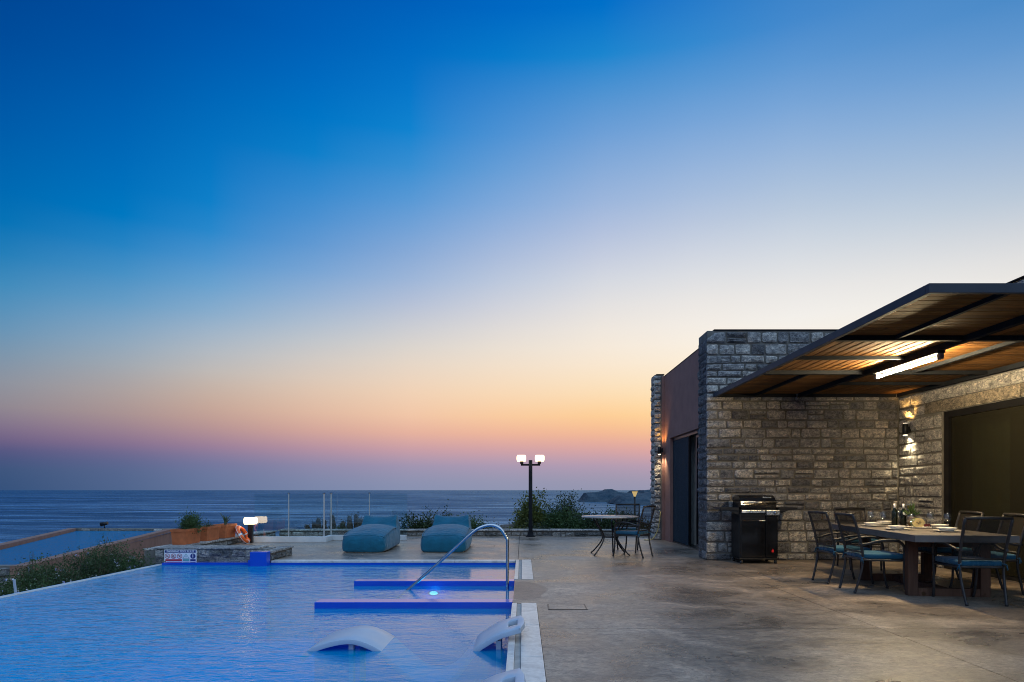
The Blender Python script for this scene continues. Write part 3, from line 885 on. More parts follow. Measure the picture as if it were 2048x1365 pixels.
curtain('curtain', 7.08, 9.32, 10.1, .02, 2.6, 'curtain', gd, .03, .16)
# wall socket
sk = empty('wall_socket', (6.70, 11.02, .96), label='small white double power socket on the stone pier below the wall lamp', cat='socket')
b = NB(); box(b, 6.665, 6.702, 10.93, 11.11, .91, 1.01, .006); obj('plate', b, 'white_plastic', sk, True)
for yy in (10.955, 11.025): bx('socket_cover', 'seed_brown', sk, 6.657, 6.6645, yy, yy + .055, .925, .985, .002)

# ------------------------------------------------------------------ wall lamps
def wall_lamp(x, y, z, label, e=1.0):
    o = empty('wall_lamp', (x, y, z), label=label, cat='wall lamp', group='black up and down wall lamps')
    b_ = NB(); lathe(b_, [(.044, -.1), (.046, -.098), (.046, .098), (.044, .1), (.038, .1), (.038, .09), (0, .09)], 20, (-.085, 0, 0)); obj('housing', b_, 'black_metal', o)
    b_ = NB(); box(b_, -.045, 0, -.03, .03, -.045, .045, .004); obj('bracket', b_, 'black_metal', o)
    for sgn, col, en in ((1, (1, .52, .13), 32), (-1, (1, .80, .48), 42)):
        b_ = NB(); lathe(b_, [(0, 0), (.037, 0), (.037, .003), (0, .003)], 16, (-.085, 0, sgn * .101 - (.0015 if sgn > 0 else .0015))); obj('lens', b_, 'spot_lens', o)
        l = bpy.data.lights.new('wall_spot', 'SPOT'); l.energy = en * e; l.color = col; l.spot_size = R(100); l.spot_blend = .9; l.shadow_soft_size = .03
        lo = bpy.data.objects.new('wall_spot', l); C.objects.link(lo); lo.parent = o
        lo.location = (-.082, 0, sgn * .12); lo.rotation_euler = (PI if sgn > 0 else 0, sgn * R(15), 0)
wall_lamp(6.70, 11.06, 2.30, 'black cylinder wall lamp lighting the stone pier by the dining table')
wall_lamp(3.49, 15.9, 2.24, 'black cylinder wall lamp at the far end of the house by the render wall', .55)

# ------------------------------------------------------------------ pergola
pg = empty('pergola', (5.05, 8.4, 2.9), label='steel framed pergola with timber boards roofing the dining corner', cat='pergola')
Z0, Z1 = 2.90, 2.98
b = NB(); box(b, 3.40, 3.45, 5.402, 11.41, Z0, Z1, .003); obj('edge_beam', b, 'fascia_steel', pg, True)
b = NB(); box(b, 3.40, 9.0, 5.35, 5.40, Z0, Z1, .003); obj('edge_beam', b, 'fascia_steel', pg, True)
for X, ya, yb in ((4.86, 5.402, 11.34),):
    b = NB(); box(b, X + .01, X + .085, ya, yb, Z0 - .01, Z1 - .025, .003); obj('beam', b, 'dark_steel', pg, True)
b = NB(); box(b, 6.63, 6.68, 5.402, 11.34, Z0 - .01, Z1 - .025); obj('beam', b, 'dark_steel', pg, True)
for Y in (7.06, 9.12, 11.345):
    b = NB(); box(b, 3.452, 4.858, Y, Y + .055, Z0, Z1 - .025); box(b, 4.952, 6.628, Y, Y + .055, Z0, Z1 - .025); obj('beam', b, 'dark_steel', pg, True)
for q in ((4.11, 4.15, 5.402, 7.058), (4.11, 4.15, 9.177, 11.343), (5.55, 5.60, 7.117, 9.118), (3.452, 4.858, 8.14, 8.18), (4.952, 6.628, 6.2, 6.24), (4.952, 6.628, 10.1, 10.14)):
    b = NB(); box(b, *q, Z0 + .012, Z1 - .025); obj('purlin', b, 'dark_steel', pg, True)
def boards(x0, x1, y0, y1, ax, pitch=.122, gap=.016):
    span = (y1 - y0) if ax == 0 else (x1 - x0)
    n = round(span / pitch); p = span / n
    for i in range(n):
        a = i * p + gap / 2; c = (i + 1) * p - gap / 2
        dz = random.uniform(-.0012, .0012)
        if ax == 0: bx('board', 'board_wood_x', pg, x0, x1, y0 + a, y0 + c, Z1 - .023 + dz, Z1 - .002 + dz)
        else: bx('board', 'board_wood_y', pg, x0 + a, x0 + c, y0, y1, Z1 - .023 + dz, Z1 - .002 + dz)
boards(3.452, 4.895, 5.402, 7.085, 0); boards(3.452, 4.895, 7.089, 9.145, 1, .122, .03); boards(3.452, 4.895, 9.149, 11.40, 0)
boards(4.90, 6.69, 5.402, 7.085, 1); boards(4.90, 6.69, 7.089, 9.145, 0); boards(4.90, 6.69, 9.149, 11.40, 1)
boards(6.695, 8.9, 5.402, 7.085, 0)

tb = empty('tube_light', (4.90, 8.2, 2.80), label='lit fluorescent tube fixed lengthwise under the pergola beam', cat='tube light')
b = NB(); box(b, 4.862, 4.958, 7.5, 8.88, 2.858, 2.888, .004); obj('housing', b, 'dark_steel', tb, True)
b = NB(); tube(b, [(4.91, 7.55, 2.812), (4.91, 8.84, 2.812)], .0155, 14); obj('tube', b, 'tube_lit', tb, True)
for ya in (7.49, 8.84):
    b = NB(); box(b, 4.885, 4.935, ya, ya + .06, 2.785, 2.857, .008); obj('end_cap', b, 'grey_steel', tb, True)

# ------------------------------------------------------------------ low stone walls
lr = random.Random(5)
lw = empty('low_stone_wall', (-1.6, 17.6, 0), label='low rubble wall with pale cap stones along the terrace edge', cat='stone wall')
core = bx('wall_core', 'mortar', lw, -6.6, 3.6, 17.43, 17.74, -.6, .125)
stones_n = courses(-6.62, 3.56, .0, .13, lr, hmin=.12, hmax=.14, wmin=.16, wmax=.42)
N_STONE[0] = 0
stones(stones_n, fm_front(17.42), core, 'slate_stone', proud=.012, rnd=lr)
u = -6.65
while u < 3.55:
    w = lr.uniform(.28, .62); b = NB(); dz = lr.uniform(-.006, .008)
    box(b, u, min(u + w - .012, 3.6), 17.385 + lr.uniform(-.012, .012), 17.78, .131, .172 + dz, .008); obj('cap_stone', b, 'cap_stone', lw, True); u += w
lw2 = empty('low_stone_wall', (-6.9, 14.7, 0), label='low rubble wall along the terrace side that carries the clay planters', cat='stone wall')
core = bx('wall_core', 'mortar', lw2, -7.08, -6.712, 11.98, 17.38, -.9, .11)
N_STONE[0] = 0
stones(courses(12.0, 17.38, .0, .115, lr, hmin=.11, hmax=.12, wmin=.15, wmax=.36), fm_right(-6.70), core, 'slate_stone', proud=.014, rnd=lr)
u = 12.0
while u < 17.36:
    w = lr.uniform(.26, .55); b = NB(); dz = lr.uniform(-.006, .006)
    box(b, -7.12, -6.672 + lr.uniform(-.012, .012), u, min(u + w - .012, 17.38), .117, .152 + dz, .008); obj('cap_stone', b, 'cap_stone', lw2, True); u += w
pb = empty('planter_block', (-5.6, 11.7, -.07), label='low slate clad block at the pool end carrying the pool rules sign', cat='stone block')
core = bx('block_core', 'slate_stone', pb, -6.57, -4.60, 11.485, 11.945, -1.3, .185)
N_STONE[0] = 0
stones([(-6.58, -6.44, .05, .178), (-6.43, -5.82, .06, .178), (-5.81, -5.62, .045, .18), (-5.61, -5.38, .07, .18), (-5.37, -5.22, .03, .18), (-5.21, -4.96, .06, .18), (-4.95, -4.76, .04, .175), (-6.58, -6.2, -.10, .04), (-6.19, -5.5, -.10, .05), (-5.49, -4.76, -.10, .025)], fm_front(11.478), core, 'slate_stone', proud=.006, rnd=lr)
u = -6.60
while u < -4.76:
    w = lr.uniform(.24, .5); b = NB(); box(b, u, min(u + w - .012, -4.74), 11.452 + lr.uniform(-.01, .01), 11.955, .187, .215 + lr.uniform(-.005, .006), .007); obj('cap_stone', b, 'cap_stone', pb, True); u += w
core = bx('return_core', 'mortar', pb, -4.72, -4.47, 11.30, 12.4, -.16, .125)
stones(courses(11.28, 12.42, .0, .13, lr, hmin=.12, hmax=.14, wmin=.14, wmax=.3), fm_right(-4.462), core, 'slate_stone', proud=.014, rnd=lr)
u = 11.28
while u < 12.4:
    w = lr.uniform(.2, .36); b = NB(); box(b, -4.735, -4.435 + lr.uniform(-.01, .01), u, min(u + w - .01, 12.43), .132, .165 + lr.uniform(-.005, .005), .007); obj('cap_stone', b, 'cap_stone', pb, True); u += w

# ------------------------------------------------------------------ sign
sg = empty('pool_sign', (-6.12, 11.46, -.06), label='white sign reading SWIMMING POOL RULES on the block at the pool end', cat='sign')
SX0, SX1, SZ0, SZ1, SY = -6.41, -5.835, -.085, .182, 11.452
b = NB(); box(b, SX0, SX1, SY, SY + .01, SZ0, SZ1, .002); obj('board', b, 'print_white', sg, True)
sy = SY - .0025
def quad(name, mat, x0, x1, z0, z1, y=sy):
    b_ = NB(); box(b_, x0, x1, y, SY - .0004, z0, z1); return obj(name, b_, mat, sg, True)
quad('title_band', 'print_navy', SX0 + .012, SX1 - .012, .128, .172)
def text(body, x, z, size, mat, y, parent, align='CENTER', name='lettering', italic=0, bold=0.0):
    cu = bpy.data.curves.new(name, 'FONT'); cu.body = body; cu.size = size; cu.align_x = align; cu.align_y = 'CENTER'; cu.shear = italic; cu.offset = bold; cu.extrude = .0006
    t = bpy.data.objects.new('tmp_text', cu); C.objects.link(t)
    dg = bpy.context.evaluated_depsgraph_get(); me = bpy.data.meshes.new_from_object(t.evaluated_get(dg))
    bpy.data.objects.remove(t); bpy.data.curves.remove(cu)
    b_ = NB(); b_.from_mesh(me); bpy.data.meshes.remove(me)
    bmesh.ops.transform(b_, matrix=Matrix.Translation((x, y, z)) @ Matrix.Rotation(PI/2, 4, 'X'), verts=b_.verts)
    return obj(name, b_, mat, parent, True)
text('SWIMMING POOL RULES', (SX0 + SX1) / 2, .150, .0445, 'print_white', sy - .0012, sg, bold=.0008)
def disc(name, mat, cx, cz, r0, r1, y):
    b_ = NB(); n = 28
    o_ = [b_.verts.new((cx + r1*math.cos(2*PI*k/n), y, cz + r1*math.sin(2*PI*k/n))) for k in range(n)]
    if r0 > 0:
        i_ = [b_.verts.new((cx + r0*math.cos(2*PI*k/n), y, cz + r0*math.sin(2*PI*k/n))) for k in range(n)]
        for k in range(n): b_.faces.new((o_[k], o_[(k+1) % n], i_[(k+1) % n], i_[k]))
    else: b_.faces.new(o_)
    return obj(name, b_, mat, sg, True)
for k, cx in enumerate((-6.352, -6.243, -6.135)):
    disc('pictogram_ring', 'print_red' if k < 2 else 'print_red', cx, .067, .038, .046, sy - .001)
    b = NB(); M = Matrix.Translation((cx, sy - .0012, .067)) @ Matrix.Rotation(R(45), 4, 'Y'); box(b, -.04, .04, -.0004, .0004, -.005, .005, 0, M); obj('pictogram_bar', b, 'print_red', sg, True)
    b = NB()
    if k == 0:
        tube(b, [(cx - .02, sy - .001, .05), (cx, sy - .001, .072), (cx + .016, sy - .001, .058)], .004, 6); tube(b, [(cx + .006, sy - .001, .086), (cx + .012, sy - .001, .086)], .006, 6)
    elif k == 1:
        tube(b, [(cx - .022, sy - .001, .058), (cx, sy - .001, .07), (cx + .012, sy - .001, .085)], .005, 6); tube(b, [(cx - .02, sy - .001, .046), (cx + .02, sy - .001, .048)], .003, 6)
    else:
        tube(b, [(cx - .012, sy - .001, .045), (cx + .002, sy - .001, .07), (cx - .014, sy - .001, .088)], .004, 6); tube(b, [(cx + .002, sy - .001, .07), (cx + .018, sy - .001, .082)], .004, 6)
    obj('pictogram_figure', b, 'print_black', sg, True)
b = NB()
tri = [(-6.076, .024), (-5.962, .024), (-6.019, .112)]
for i in range(3):
    p, q = tri[i], tri[(i+1) % 3]; tube(b, [(p[0], sy - .001, p[1]), (q[0], sy - .001, q[1])], .0028, 6)
tube(b, [(-6.019, sy - .001, .044), (-6.019, sy - .001, .082)], .004, 6); obj('warning_triangle', b, 'print_teal', sg, True)
disc('info_disc', 'print_navy', -5.896, .068, 0, .046, sy - .001)
text('i', -5.896, .070, .085, 'print_white', sy - .002, sg, bold=.002)
quad('caption_band', 'print_red', SX0 + .02, -6.09, -.022, .012); quad('caption_band', 'print_teal', -6.075, -5.96, -.022, .012); quad('caption_band', 'print_navy', -5.944, SX1 - .014, -.022, .012)

# ------------------------------------------------------------------ glass balustrade
gf = empty('glass_fence', (-4.78, 15.7, 0), label='frameless glass balustrade with slim posts on a pale kerb', cat='glass fence')
b = NB(); box(b, -6.5, -4.72, 15.40, 15.52, 0, .125, .004); box(b, -4.84, -4.72, 15.522, 15.928, 0, .122, .004); box(b, -4.84, -2.9, 15.93, 16.05, 0, .125, .004); obj('kerb', b, 'kerb_white', gf, True)
for q in ((-6.47, -5.652, 15.45, 15.462), (-5.636, -4.80, 15.45, 15.462), (-4.786, -4.774, 15.50, 15.96), (-4.76, -3.832, 15.985, 15.997), (-3.816, -2.88, 15.985, 15.997)):
    b = NB(); box(b, *q, .13, 1.16); obj('pane', b, 'side_glass' if q[1] - q[0] < .1 else 'fence_glass', gf, True)
for px, py, w in ((-5.644, 15.456, .007), (-4.79, 15.456, .014), (-4.78, 15.99, .014), (-3.824, 15.99, .007)):
    b = NB(); box(b, px - w, px + w, py - .02, py + .02, .125, 1.168); obj('post', b, 'post_metal', gf, True)
    b = NB(); box(b, px - .03, px + .03, py - .03, py + .03, 1.169, 1.182, .003); obj('post_cap', b, 'dark_steel', gf, True)

# ------------------------------------------------------------------ garden lamps
def lit_shade(parent, x, y, z, w, h, name='lamp_shade'):
    b_ = NB(); n = 28; rings = []
    for t in np.linspace(0, 1, 7):
        s = 1 + .05 * math.sin(PI * t) - (.0 if 0 < t < 1 else .06); zz = z + h * t; ring = []
        for k in range(n):
            a = 2*PI*k/n; ca, sa = math.cos(a), math.sin(a)
            e = 5.0; r = 1 / (abs(ca)**e + abs(sa)**e) ** (1/e)
            ring.append(b_.verts.new((x + w/2*s*r*ca, y + w/2*s*r*sa, zz)))
        rings.append(ring)
    for a_, c_ in zip(rings, rings[1:]):
        for k in range(n): b_.faces.new((a_[k], a_[(k+1) % n], c_[(k+1) % n], c_[k])).smooth = True
    b_.faces.new(rings[0][::-1]); b_.faces.new(rings[-1])
    return obj(name, b_, 'lamp_shade_lit', parent, True)
LPX, LPY = .215, 17.15
lpst = empty('lamp_post', (LPX, LPY, 0), label='dark lamp post with two glowing square shades at the terrace edge', cat='lamp post')
b = NB(); lathe(b, [(.13, 0), (.13, .02), (.085, .035), (.06, .12), (.056, .14), (.052, .3), (.05, 2.05), (0, 2.05)], 16, (LPX, LPY, 0)); obj('post', b, 'dark_steel', lpst, True)
b = NB(); box(b, LPX - .26, LPX + .26, LPY - .025, LPY + .025, 1.90, 1.95, .004); obj('crossarm', b, 'dark_steel', lpst, True)
for s in (-1, 1):
    b = NB(); box(b, LPX + s*.235 - .045, LPX + s*.235 + .045, LPY - .045, LPY + .045, 1.952, 2.02, .004); obj('shade_holder', b, 'dark_steel', lpst, True)
    lit_shade(lpst, LPX + s * .245, LPY, 2.022, .235, .16)
bl = empty('bollard_lamp', (-6.44, 15.16, 0), label='short black bollard lamp with a glowing square shade by the glass fence', cat='bollard lamp')
b = NB(); box(b, -6.49, -6.39, 15.11, 15.21, 0, .44, .006); obj('post', b, 'black_metal', bl, True)
lit_shade(bl, -6.44, 15.16, .442, .25, .155)
gl_ = empty('garden_lamp', (3.93, 22.4, -1.2), label='thin garden lamp post with a flared yellow lantern beyond the terrace', cat='lamp post')
b = NB(); tube(b, [(3.93, 22.4, -1.6), (3.93, 22.4, 1.02)], .034, 10); obj('post', b, 'black_metal', gl_, True)
b = NB(); lathe(b, [(.035, 1.02), (.045, 1.05), (.105, 1.20), (0, 1.2)], 14, (3.93, 22.4, 0)); obj('lantern', b, 'cone_lit', gl_, True)
b = NB(); lathe(b, [(0, 1.201), (.14, 1.201), (.14, 1.215), (.05, 1.235), (0, 1.235)], 16, (3.93, 22.4, 0)); obj('cap', b, 'black_metal', gl_, True)

# ------------------------------------------------------------------ foliage
def leaves(centers, dirs, sizes, aspect=.42):
    n = len(centers)
    d = dirs / np.linalg.norm(dirs, axis=1, keepdims=True)
    r = RNG.normal(size=(n, 3)); s = np.cross(d, r); s /= np.linalg.norm(s, axis=1, keepdims=True) + 1e-9
    nn = np.cross(d, s); L_ = sizes[:, None]
    v = np.empty((n, 4, 3))
    v[:, 0] = centers; v[:, 1] = centers + d * L_ * .5 + s * L_ * aspect * .5 + nn * L_ * .06
    v[:, 2] = centers + d * L_ - nn * L_ * .08; v[:, 3] = centers + d * L_ * .5 - s * L_ * aspect * .5 + nn * L_ * .06
    return v
def quads_obj(name, v, mat, parent):
    n = len(v); me = bpy.data.meshes.new(name)
    me.vertices.add(4 * n); me.vertices.foreach_set('co', v.reshape(-1).astype(np.float32))
    me.loops.add(4 * n); me.loops.foreach_set('vertex_index', np.arange(4 * n, dtype=np.int32))
    me.polygons.add(n); me.polygons.foreach_set('loop_start', np.arange(0, 4 * n, 4, dtype=np.int32)); me.polygons.foreach_set('loop_total', np.full(n, 4, np.int32))
    me.update(); me.validate(); me.materials.append(MATS[mat])
    o = bpy.data.objects.new(name, me); C.objects.link(o); o.parent = parent
    return o
def shrub(name, loc, rx, ry, h, n, leaf, size, label, cat='shrub', group=None, stems=14, tall=0, flowers=None, nf=0, aspect=.42, top=None, bot=.12, k_=1.0):
    o = empty(name, loc, label=label, cat=cat, group=group)
    tips = []; b_ = NB()
    for k in range(stems):
        a = RNG.uniform(0, 2*PI); rr = math.sqrt(RNG.uniform(0, 1)); hh = h * (1 - .55 * rr**2) * RNG.uniform(.72, 1.08)
        if top: hh = h * top(rr) * RNG.uniform(.8, 1.08)
        if k < tall: hh = h * RNG.uniform(1.12, 1.4); rr *= .8
        tip = Vector((rx*rr*math.cos(a), ry*rr*math.sin(a), hh))
        mid = Vector((tip.x*.45 + RNG.normal()*.03, tip.y*.45 + RNG.normal()*.03, hh*.55))
        pts_ = smooth_path([(tip.x*.08, tip.y*.08, -.15), mid, tip], 5)
        tube(b_, pts_, [.012*(1 - .75*i/len(pts_)) for i in range(len(pts_))], 5)
        tips.append((tip, mid, k < tall))
    obj('stems', b_, 'bark', o)
    cs, ds, ss = [], [], []
    size *= k_; per = int(n * 4.2) // stems
    for tip, mid, tl in tips:
        for _ in range(9):
            t0 = RNG.uniform(bot, 1)
            base = mid.lerp(tip, (t0 - .5) * 2) if t0 > .5 else mid * (t0 * 2)
            off = RNG.normal(size=3) * (.03 if tl else .06) * (h + rx)
            c = np.array(base) + off * np.array([1, 1, .7])
            m_ = max(1, per // (22 if tl else 9)); sp = RNG.normal(size=(m_, 3)) * size * (1.2 if tl else 1.9)
            cs.append(c + sp); dd = RNG.normal(size=(m_, 3)) + np.array([0, 0, .5]) + np.array([c[0]/rx, c[1]/ry, .1]) * .6
            ds.append(dd); ss.append(RNG.uniform(.6, 1.25, m_) * size)
    quads_obj('foliage', leaves(np.concatenate(cs), np.concatenate(ds), np.concatenate(ss), aspect), leaf, o)
    if flowers:
        allc = np.concatenate(cs); hi = allc[allc[:, 2] > np.quantile(allc[:, 2], .55)]
        for fm in flowers:
            heads = hi[RNG.integers(0, len(hi), nf)] + RNG.normal(size=(nf, 3)) * .02 + np.array([0, 0, .02])
            v = []
            for hd in heads:
                m_ = 9; v.append(leaves(hd + RNG.normal(size=(m_, 3)) * .013, RNG.normal(size=(m_, 3)) + np.array([0, 0, .6]), RNG.uniform(.014, .026, m_), .8))
            tag(quads_obj('flowers', np.concatenate(v), fm, o), kind='stuff')
    return o
G_B = 'shrubs behind the low terrace wall'
shrub('shrub', (-2.75, 18.75, -.22), 1.05, .5, .62, 2600, 'leaf_dark', .055, 'dark leafy shrub with tall thin sprigs behind the two bean bags', group=G_B, k_=1.4, stems=34, tall=5)
shrub('shrub', (-1.55, 18.9, -.22), .55, .45, .55, 1500, 'leaf_mid', .05, 'low green shrub behind the right bean bag', group=G_B, k_=1.4, stems=22)
shrub('shrub', (-.95, 19.3, -.25), .35, .35, .36, 900, 'leaf_dry', .04, 'small dry tuft of shrub left of the boulder', group=G_B, k_=1.4, stems=14)
shrub('shrub', (1.25, 19.6, -.25), 1.1, .55, 1.02, 4200, 'leaf_dark', .05, 'tall dark bushy shrub right of the lamp post', group=G_B, k_=1.4, stems=44, tall=10)
shrub('shrub', (1.05, 18.55, -.22), .72, .4, .72, 2800, 'leaf_mid', .06, 'brighter green rounded shrub in front of the dark one', group=G_B, k_=1.4, stems=30)
shrub('shrub', (.35, 18.2, -.22), .42, .3, .5, 1700, 'leaf_grey', .045, 'pale grey green shrub at the foot of the lamp post', group=G_B, k_=1.4, stems=20)
shrub('shrub', (2.15, 18.7, -.22), .5, .4, .62, 1800, 'leaf_dark', .05, 'dark shrub behind the left edge of the bistro table', group=G_B, k_=1.4, stems=24, tall=3)
shrub('shrub', (2.75, 19.2, -.25), .34, .3, .72, 1300, 'leaf_mid', .06, 'small upright green shrub seen above the bistro table', group=G_B, k_=1.4, stems=16, tall=2)
shrub('shrub', (3.25, 19.4, -.25), .4, .3, .62, 1300, 'leaf_dark', .055, 'dark shrub seen through the far bistro chair', group=G_B, k_=1.4, stems=16, tall=2)
shrub('shrub', (3.75, 18.6, -.25), .4, .4, .55, 1300, 'leaf_dark', .05, 'dark shrub beside the far corner of the house', group=G_B, k_=1.4, stems=16)
shrub('shrub', (-5.25, 18.6, -.25), .5, .3, .32, 900, 'leaf_mid', .045, 'low green shrub at the foot of the dry stems behind the glass', group=G_B, k_=1.4, stems=14)
shrub('climbing_shrub', (.22, 18.5, -.22), .36, .28, 1.50, 4200, 'leaf_yellow', .06, 'cone shaped yellow green climber behind the lamp post', cat='shrub', k_=1.15, stems=46, top=lambda r: max(.14, 1 - .98 * r**.75), tall=0, bot=.3, aspect=.6)

def dry_stem_plant(loc, specs, label):
    o = empty('succulent', loc, label=label, cat='succulent', group='dry upright succulents behind the glass fence')
    for dx, dy, hh, r in specs:
        b_ = NB(); n = 9; rings = []
        ks = 12
        for i in range(ks + 1):
            t = i / ks; rr = r * (.75 + .45 * math.sin(PI * min(1, t * 1.05)) + .18 * noise.noise(Vector((dx*9, t*7, 1)))) * (1 if t < .93 else .6)
            rings.append([b_.verts.new((dx + .02*math.sin(t*4 + dx*7) + rr*(1 + .3*(k % 2))*math.cos(2*PI*k/n), dy + rr*(1 + .3*(k % 2))*math.sin(2*PI*k/n), hh*t)) for k in range(n)])
        for a_, c_ in zip(rings, rings[1:]):
            for k in range(n): b_.faces.new((a_[k], a_[(k+1) % n], c_[(k+1) % n], c_[k]))
        b_.faces.new(rings[-1])
        st = obj('stem', b_, 'cactus_skin', o)
        m_ = 90; t = RNG.uniform(.25, 1.05, m_); a = RNG.uniform(0, 2*PI, m_)
        c = np.stack([dx + r*.9*np.cos(a), dy + r*.9*np.sin(a), hh*t], 1); d = np.stack([np.cos(a), np.sin(a), RNG.uniform(.2, 1.6, m_)], 1)
        quads_obj('leaf_tuft', leaves(c, d, RNG.uniform(.03, .06, m_), .4), 'cactus_skin', st)
dry_stem_plant((-6.1, 18.5, -.25), [(-.12, 0, .50, .055), (.06, .1, .56, .06), (.22, 0, .70, .055), (.36, .1, .62, .05)], 'leftmost clump of dry stems left of the glass corner post')
dry_stem_plant((-5.45, 18.6, -.25), [(-.08, 0, .78, .06), (.22, .1, .60, .06)], 'pair of dry upright stems beside the glass corner post')
dry_stem_plant((-4.95, 18.5, -.25), [(-.05, 0, .76, .055), (.13, .1, .80, .05), (.28, 0, .68, .075), (.42, .1, .55, .04)], 'clump of thick dry stems right of the glass corner')
dry_stem_plant((-4.02, 18.5, -.25), [(.0, 0, .70, .075), (.22, .05, .48, .035)], 'single thick dry stem nearest the left bean bag')

bo = NB(); bmesh.ops.create_icosphere(bo, subdivisions=4, radius=1)
for v in bo.verts:
    n_ = noise.fractal(v.co * 1.6 + Vector((3, 1, 2)), 1, 2, 5); v.co *= 1 + .28 * n_; v.co.x *= .62; v.co.y *= .42; v.co.z *= .34
tag(obj('boulder', bo, 'boulder_rock', loc=(-.25, 19.4, -.1)), 'weathered grey boulder behind the low wall left of the lamp post', 'boulder')

G_F = 'flowering shrubs along the infinity edge'
fl = [
    ((-7.35, 7.1, -1.15), 1.14, 'flowering shrub nearest the left picture edge'),
    ((-7.3, 7.9, -1.15), 1.17, 'flowering shrub beside the white marker stake'),
    ((-7.4, 8.7, -1.15), 1.20, 'lilac flowered shrub just beyond the marker stake'),
    ((-7.3, 9.45, -1.15), 1.20, 'low flowering shrub midway along the pool edge'),
    ((-7.45, 10.15, -1.15), 1.30, 'taller flowering shrub in front of the terracotta wall middle'),
    ((-7.35, 10.85, -1.15), 1.36, 'white flowered shrub two before the slate block'),
    ((-7.4, 11.45, -1.1), 1.40, 'white flowered shrub touching the slate block'),
    ((-7.75, 12.2, -1.05), 1.36, 'flowering shrub behind the slate block below the planters'),
    ((-8.3, 9.4, -1.3), 1.24, 'shrub of the back row below the terracotta wall'),
    ((-8.35, 11.0, -1.3), 1.46, 'back row shrub with tall dry sprigs against the wall'),
    ((-8.3, 7.6, -1.35), 1.12, 'dark back row shrub near the left picture edge'),
]
for k, (lc, hh, lab) in enumerate(fl):
    shrub('flowering_shrub', lc, .62, .52, hh * .87, 3500, 'leaf_dark' if k % 3 else 'leaf_mid', .042, lab, group=G_F, stems=30, tall=2 if k in (4, 5, 9) else 0, flowers=['flower_white', 'flower_lilac'], nf=15 if k < 8 else 6, top=lambda r: 1 - .25 * r * r)
stk = NB(); box(stk, -.012, .012, -.012, .012, 0, 1.25, .003, Matrix.Rotation(R(-7), 4, 'Y'))
tag(obj('marker_stake', stk, 'white_plastic', loc=(-6.72, 8.65, -1.2)), 'thin pale stake leaning among the flowering shrubs', 'stake')
# meadow on the slope between the pool edge and the lower wall
n_g = 5000
xg = RNG.uniform(-11.5, -7.0, n_g); yg = RNG.uniform(5.5, 14.5, n_g)
cg = np.array([(x, y, ground_z(x, y) - .03) for x, y in zip(xg, yg)]); dg_ = RNG.normal(size=(n_g, 3)) * .35 + np.array([0, 0, 1])
o = quads_obj('grass', leaves(cg, dg_, RNG.uniform(.25, .55, n_g), .06), 'leaf_dry', None); tag(o, kind='stuff')

# ------------------------------------------------------------------ lower pool of the neighbouring terrace
PT = -.5
pw = empty('terracotta_wall', (-13.4, 21.5, -1.2), label='terracotta rendered parapet around the lower pool', cat='wall')
def wall_seg(name, p, q, t, z0, z1, mat, parent):
    p, q = Vector((*p, 0)), Vector((*q, 0)); d = (q - p).normalized(); n_ = Vector((-d.y, d.x, 0)) * t
    b_ = NB(); A = [p, q, q + n_, p + n_]
    lo = [b_.verts.new((v.x, v.y, z0)) for v in A]; hi = [b_.verts.new((v.x, v.y, z1)) for v in A]
    b_.faces.new(lo); b_.faces.new(hi)
    for i in range(4): b_.faces.new((lo[i], lo[(i+1) % 4], hi[(i+1) % 4], hi[i]))
    return obj(name, b_, mat, parent, True)
wall_seg('near_wall', (-11.5, 14.8), (-15.75, 28.9), .3, -3.5, PT, 'terracotta_render', pw)
wall_seg('far_wall', (-14.0, 14.6), (-20.5, 29.4), .3, -4.5, PT, 'terracotta_render', pw)
bw = wall_seg('end_wall', (-15.7, 29.0), (-20.7, 29.5), -.35, -4.5, PT - .012, 'mortar', pw)
N_STONE[0] = 0
stones([(u_, u_ + .42, PT - .26, PT - .02) for u_ in np.arange(-20.3, -16.0, .44)], lambda u, v, w: (u, 29.0 + (-15.7 - u) * .1 - w, v), bw, 'slate_stone', proud=.02, rnd=lr)
fwl = wall_seg('front_wall', (-11.55, 14.8), (-15.0, 14.8), -.3, -3.5, PT - .01, 'mortar', pw)
stones(courses(-14.6, -11.56, -1.35, PT - .02, lr, hmin=.16, hmax=.24, wmin=.25, wmax=.55), fm_front(14.79), fwl, 'slate_stone', proud=.02, rnd=lr)
b = NB(); vv = [b.verts.new(p) for p in ((-11.6, 15.0, -.62), (-15.72, 29.0, -.62), (-20.4, 29.3, -.62), (-14.1, 15.0, -.62))]; b.faces.new(vv)
tag(obj('lower_pool_water', b, 'lower_pool_water'), kind='structure')
b = NB(); vv = [b.verts.new(p) for p in ((-11.6, 14.9, -1.9), (-15.75, 29.1, -1.9), (-20.5, 29.4, -1.9), (-14.1, 14.9, -1.9))]; b.faces.new(vv)
tag(obj('lower_pool_floor', b, 'pool_floor'), kind='structure')
sp_ = empty('spotlight', (-19.2, 29.4, PT), label='tiny dark spotlight on the stone wall of the lower pool', cat='spotlight')
b = NB(); tube(b, [(0, 0, 0), (0, 0, .14)], .02, 6); obj('stem', b, 'black_metal', sp_)
b = NB(); tube(b, [(-.16, 0, .17), (.14, 0, .23)], [.10, .07], 10); obj('lamp_head', b, 'black_metal', sp_)

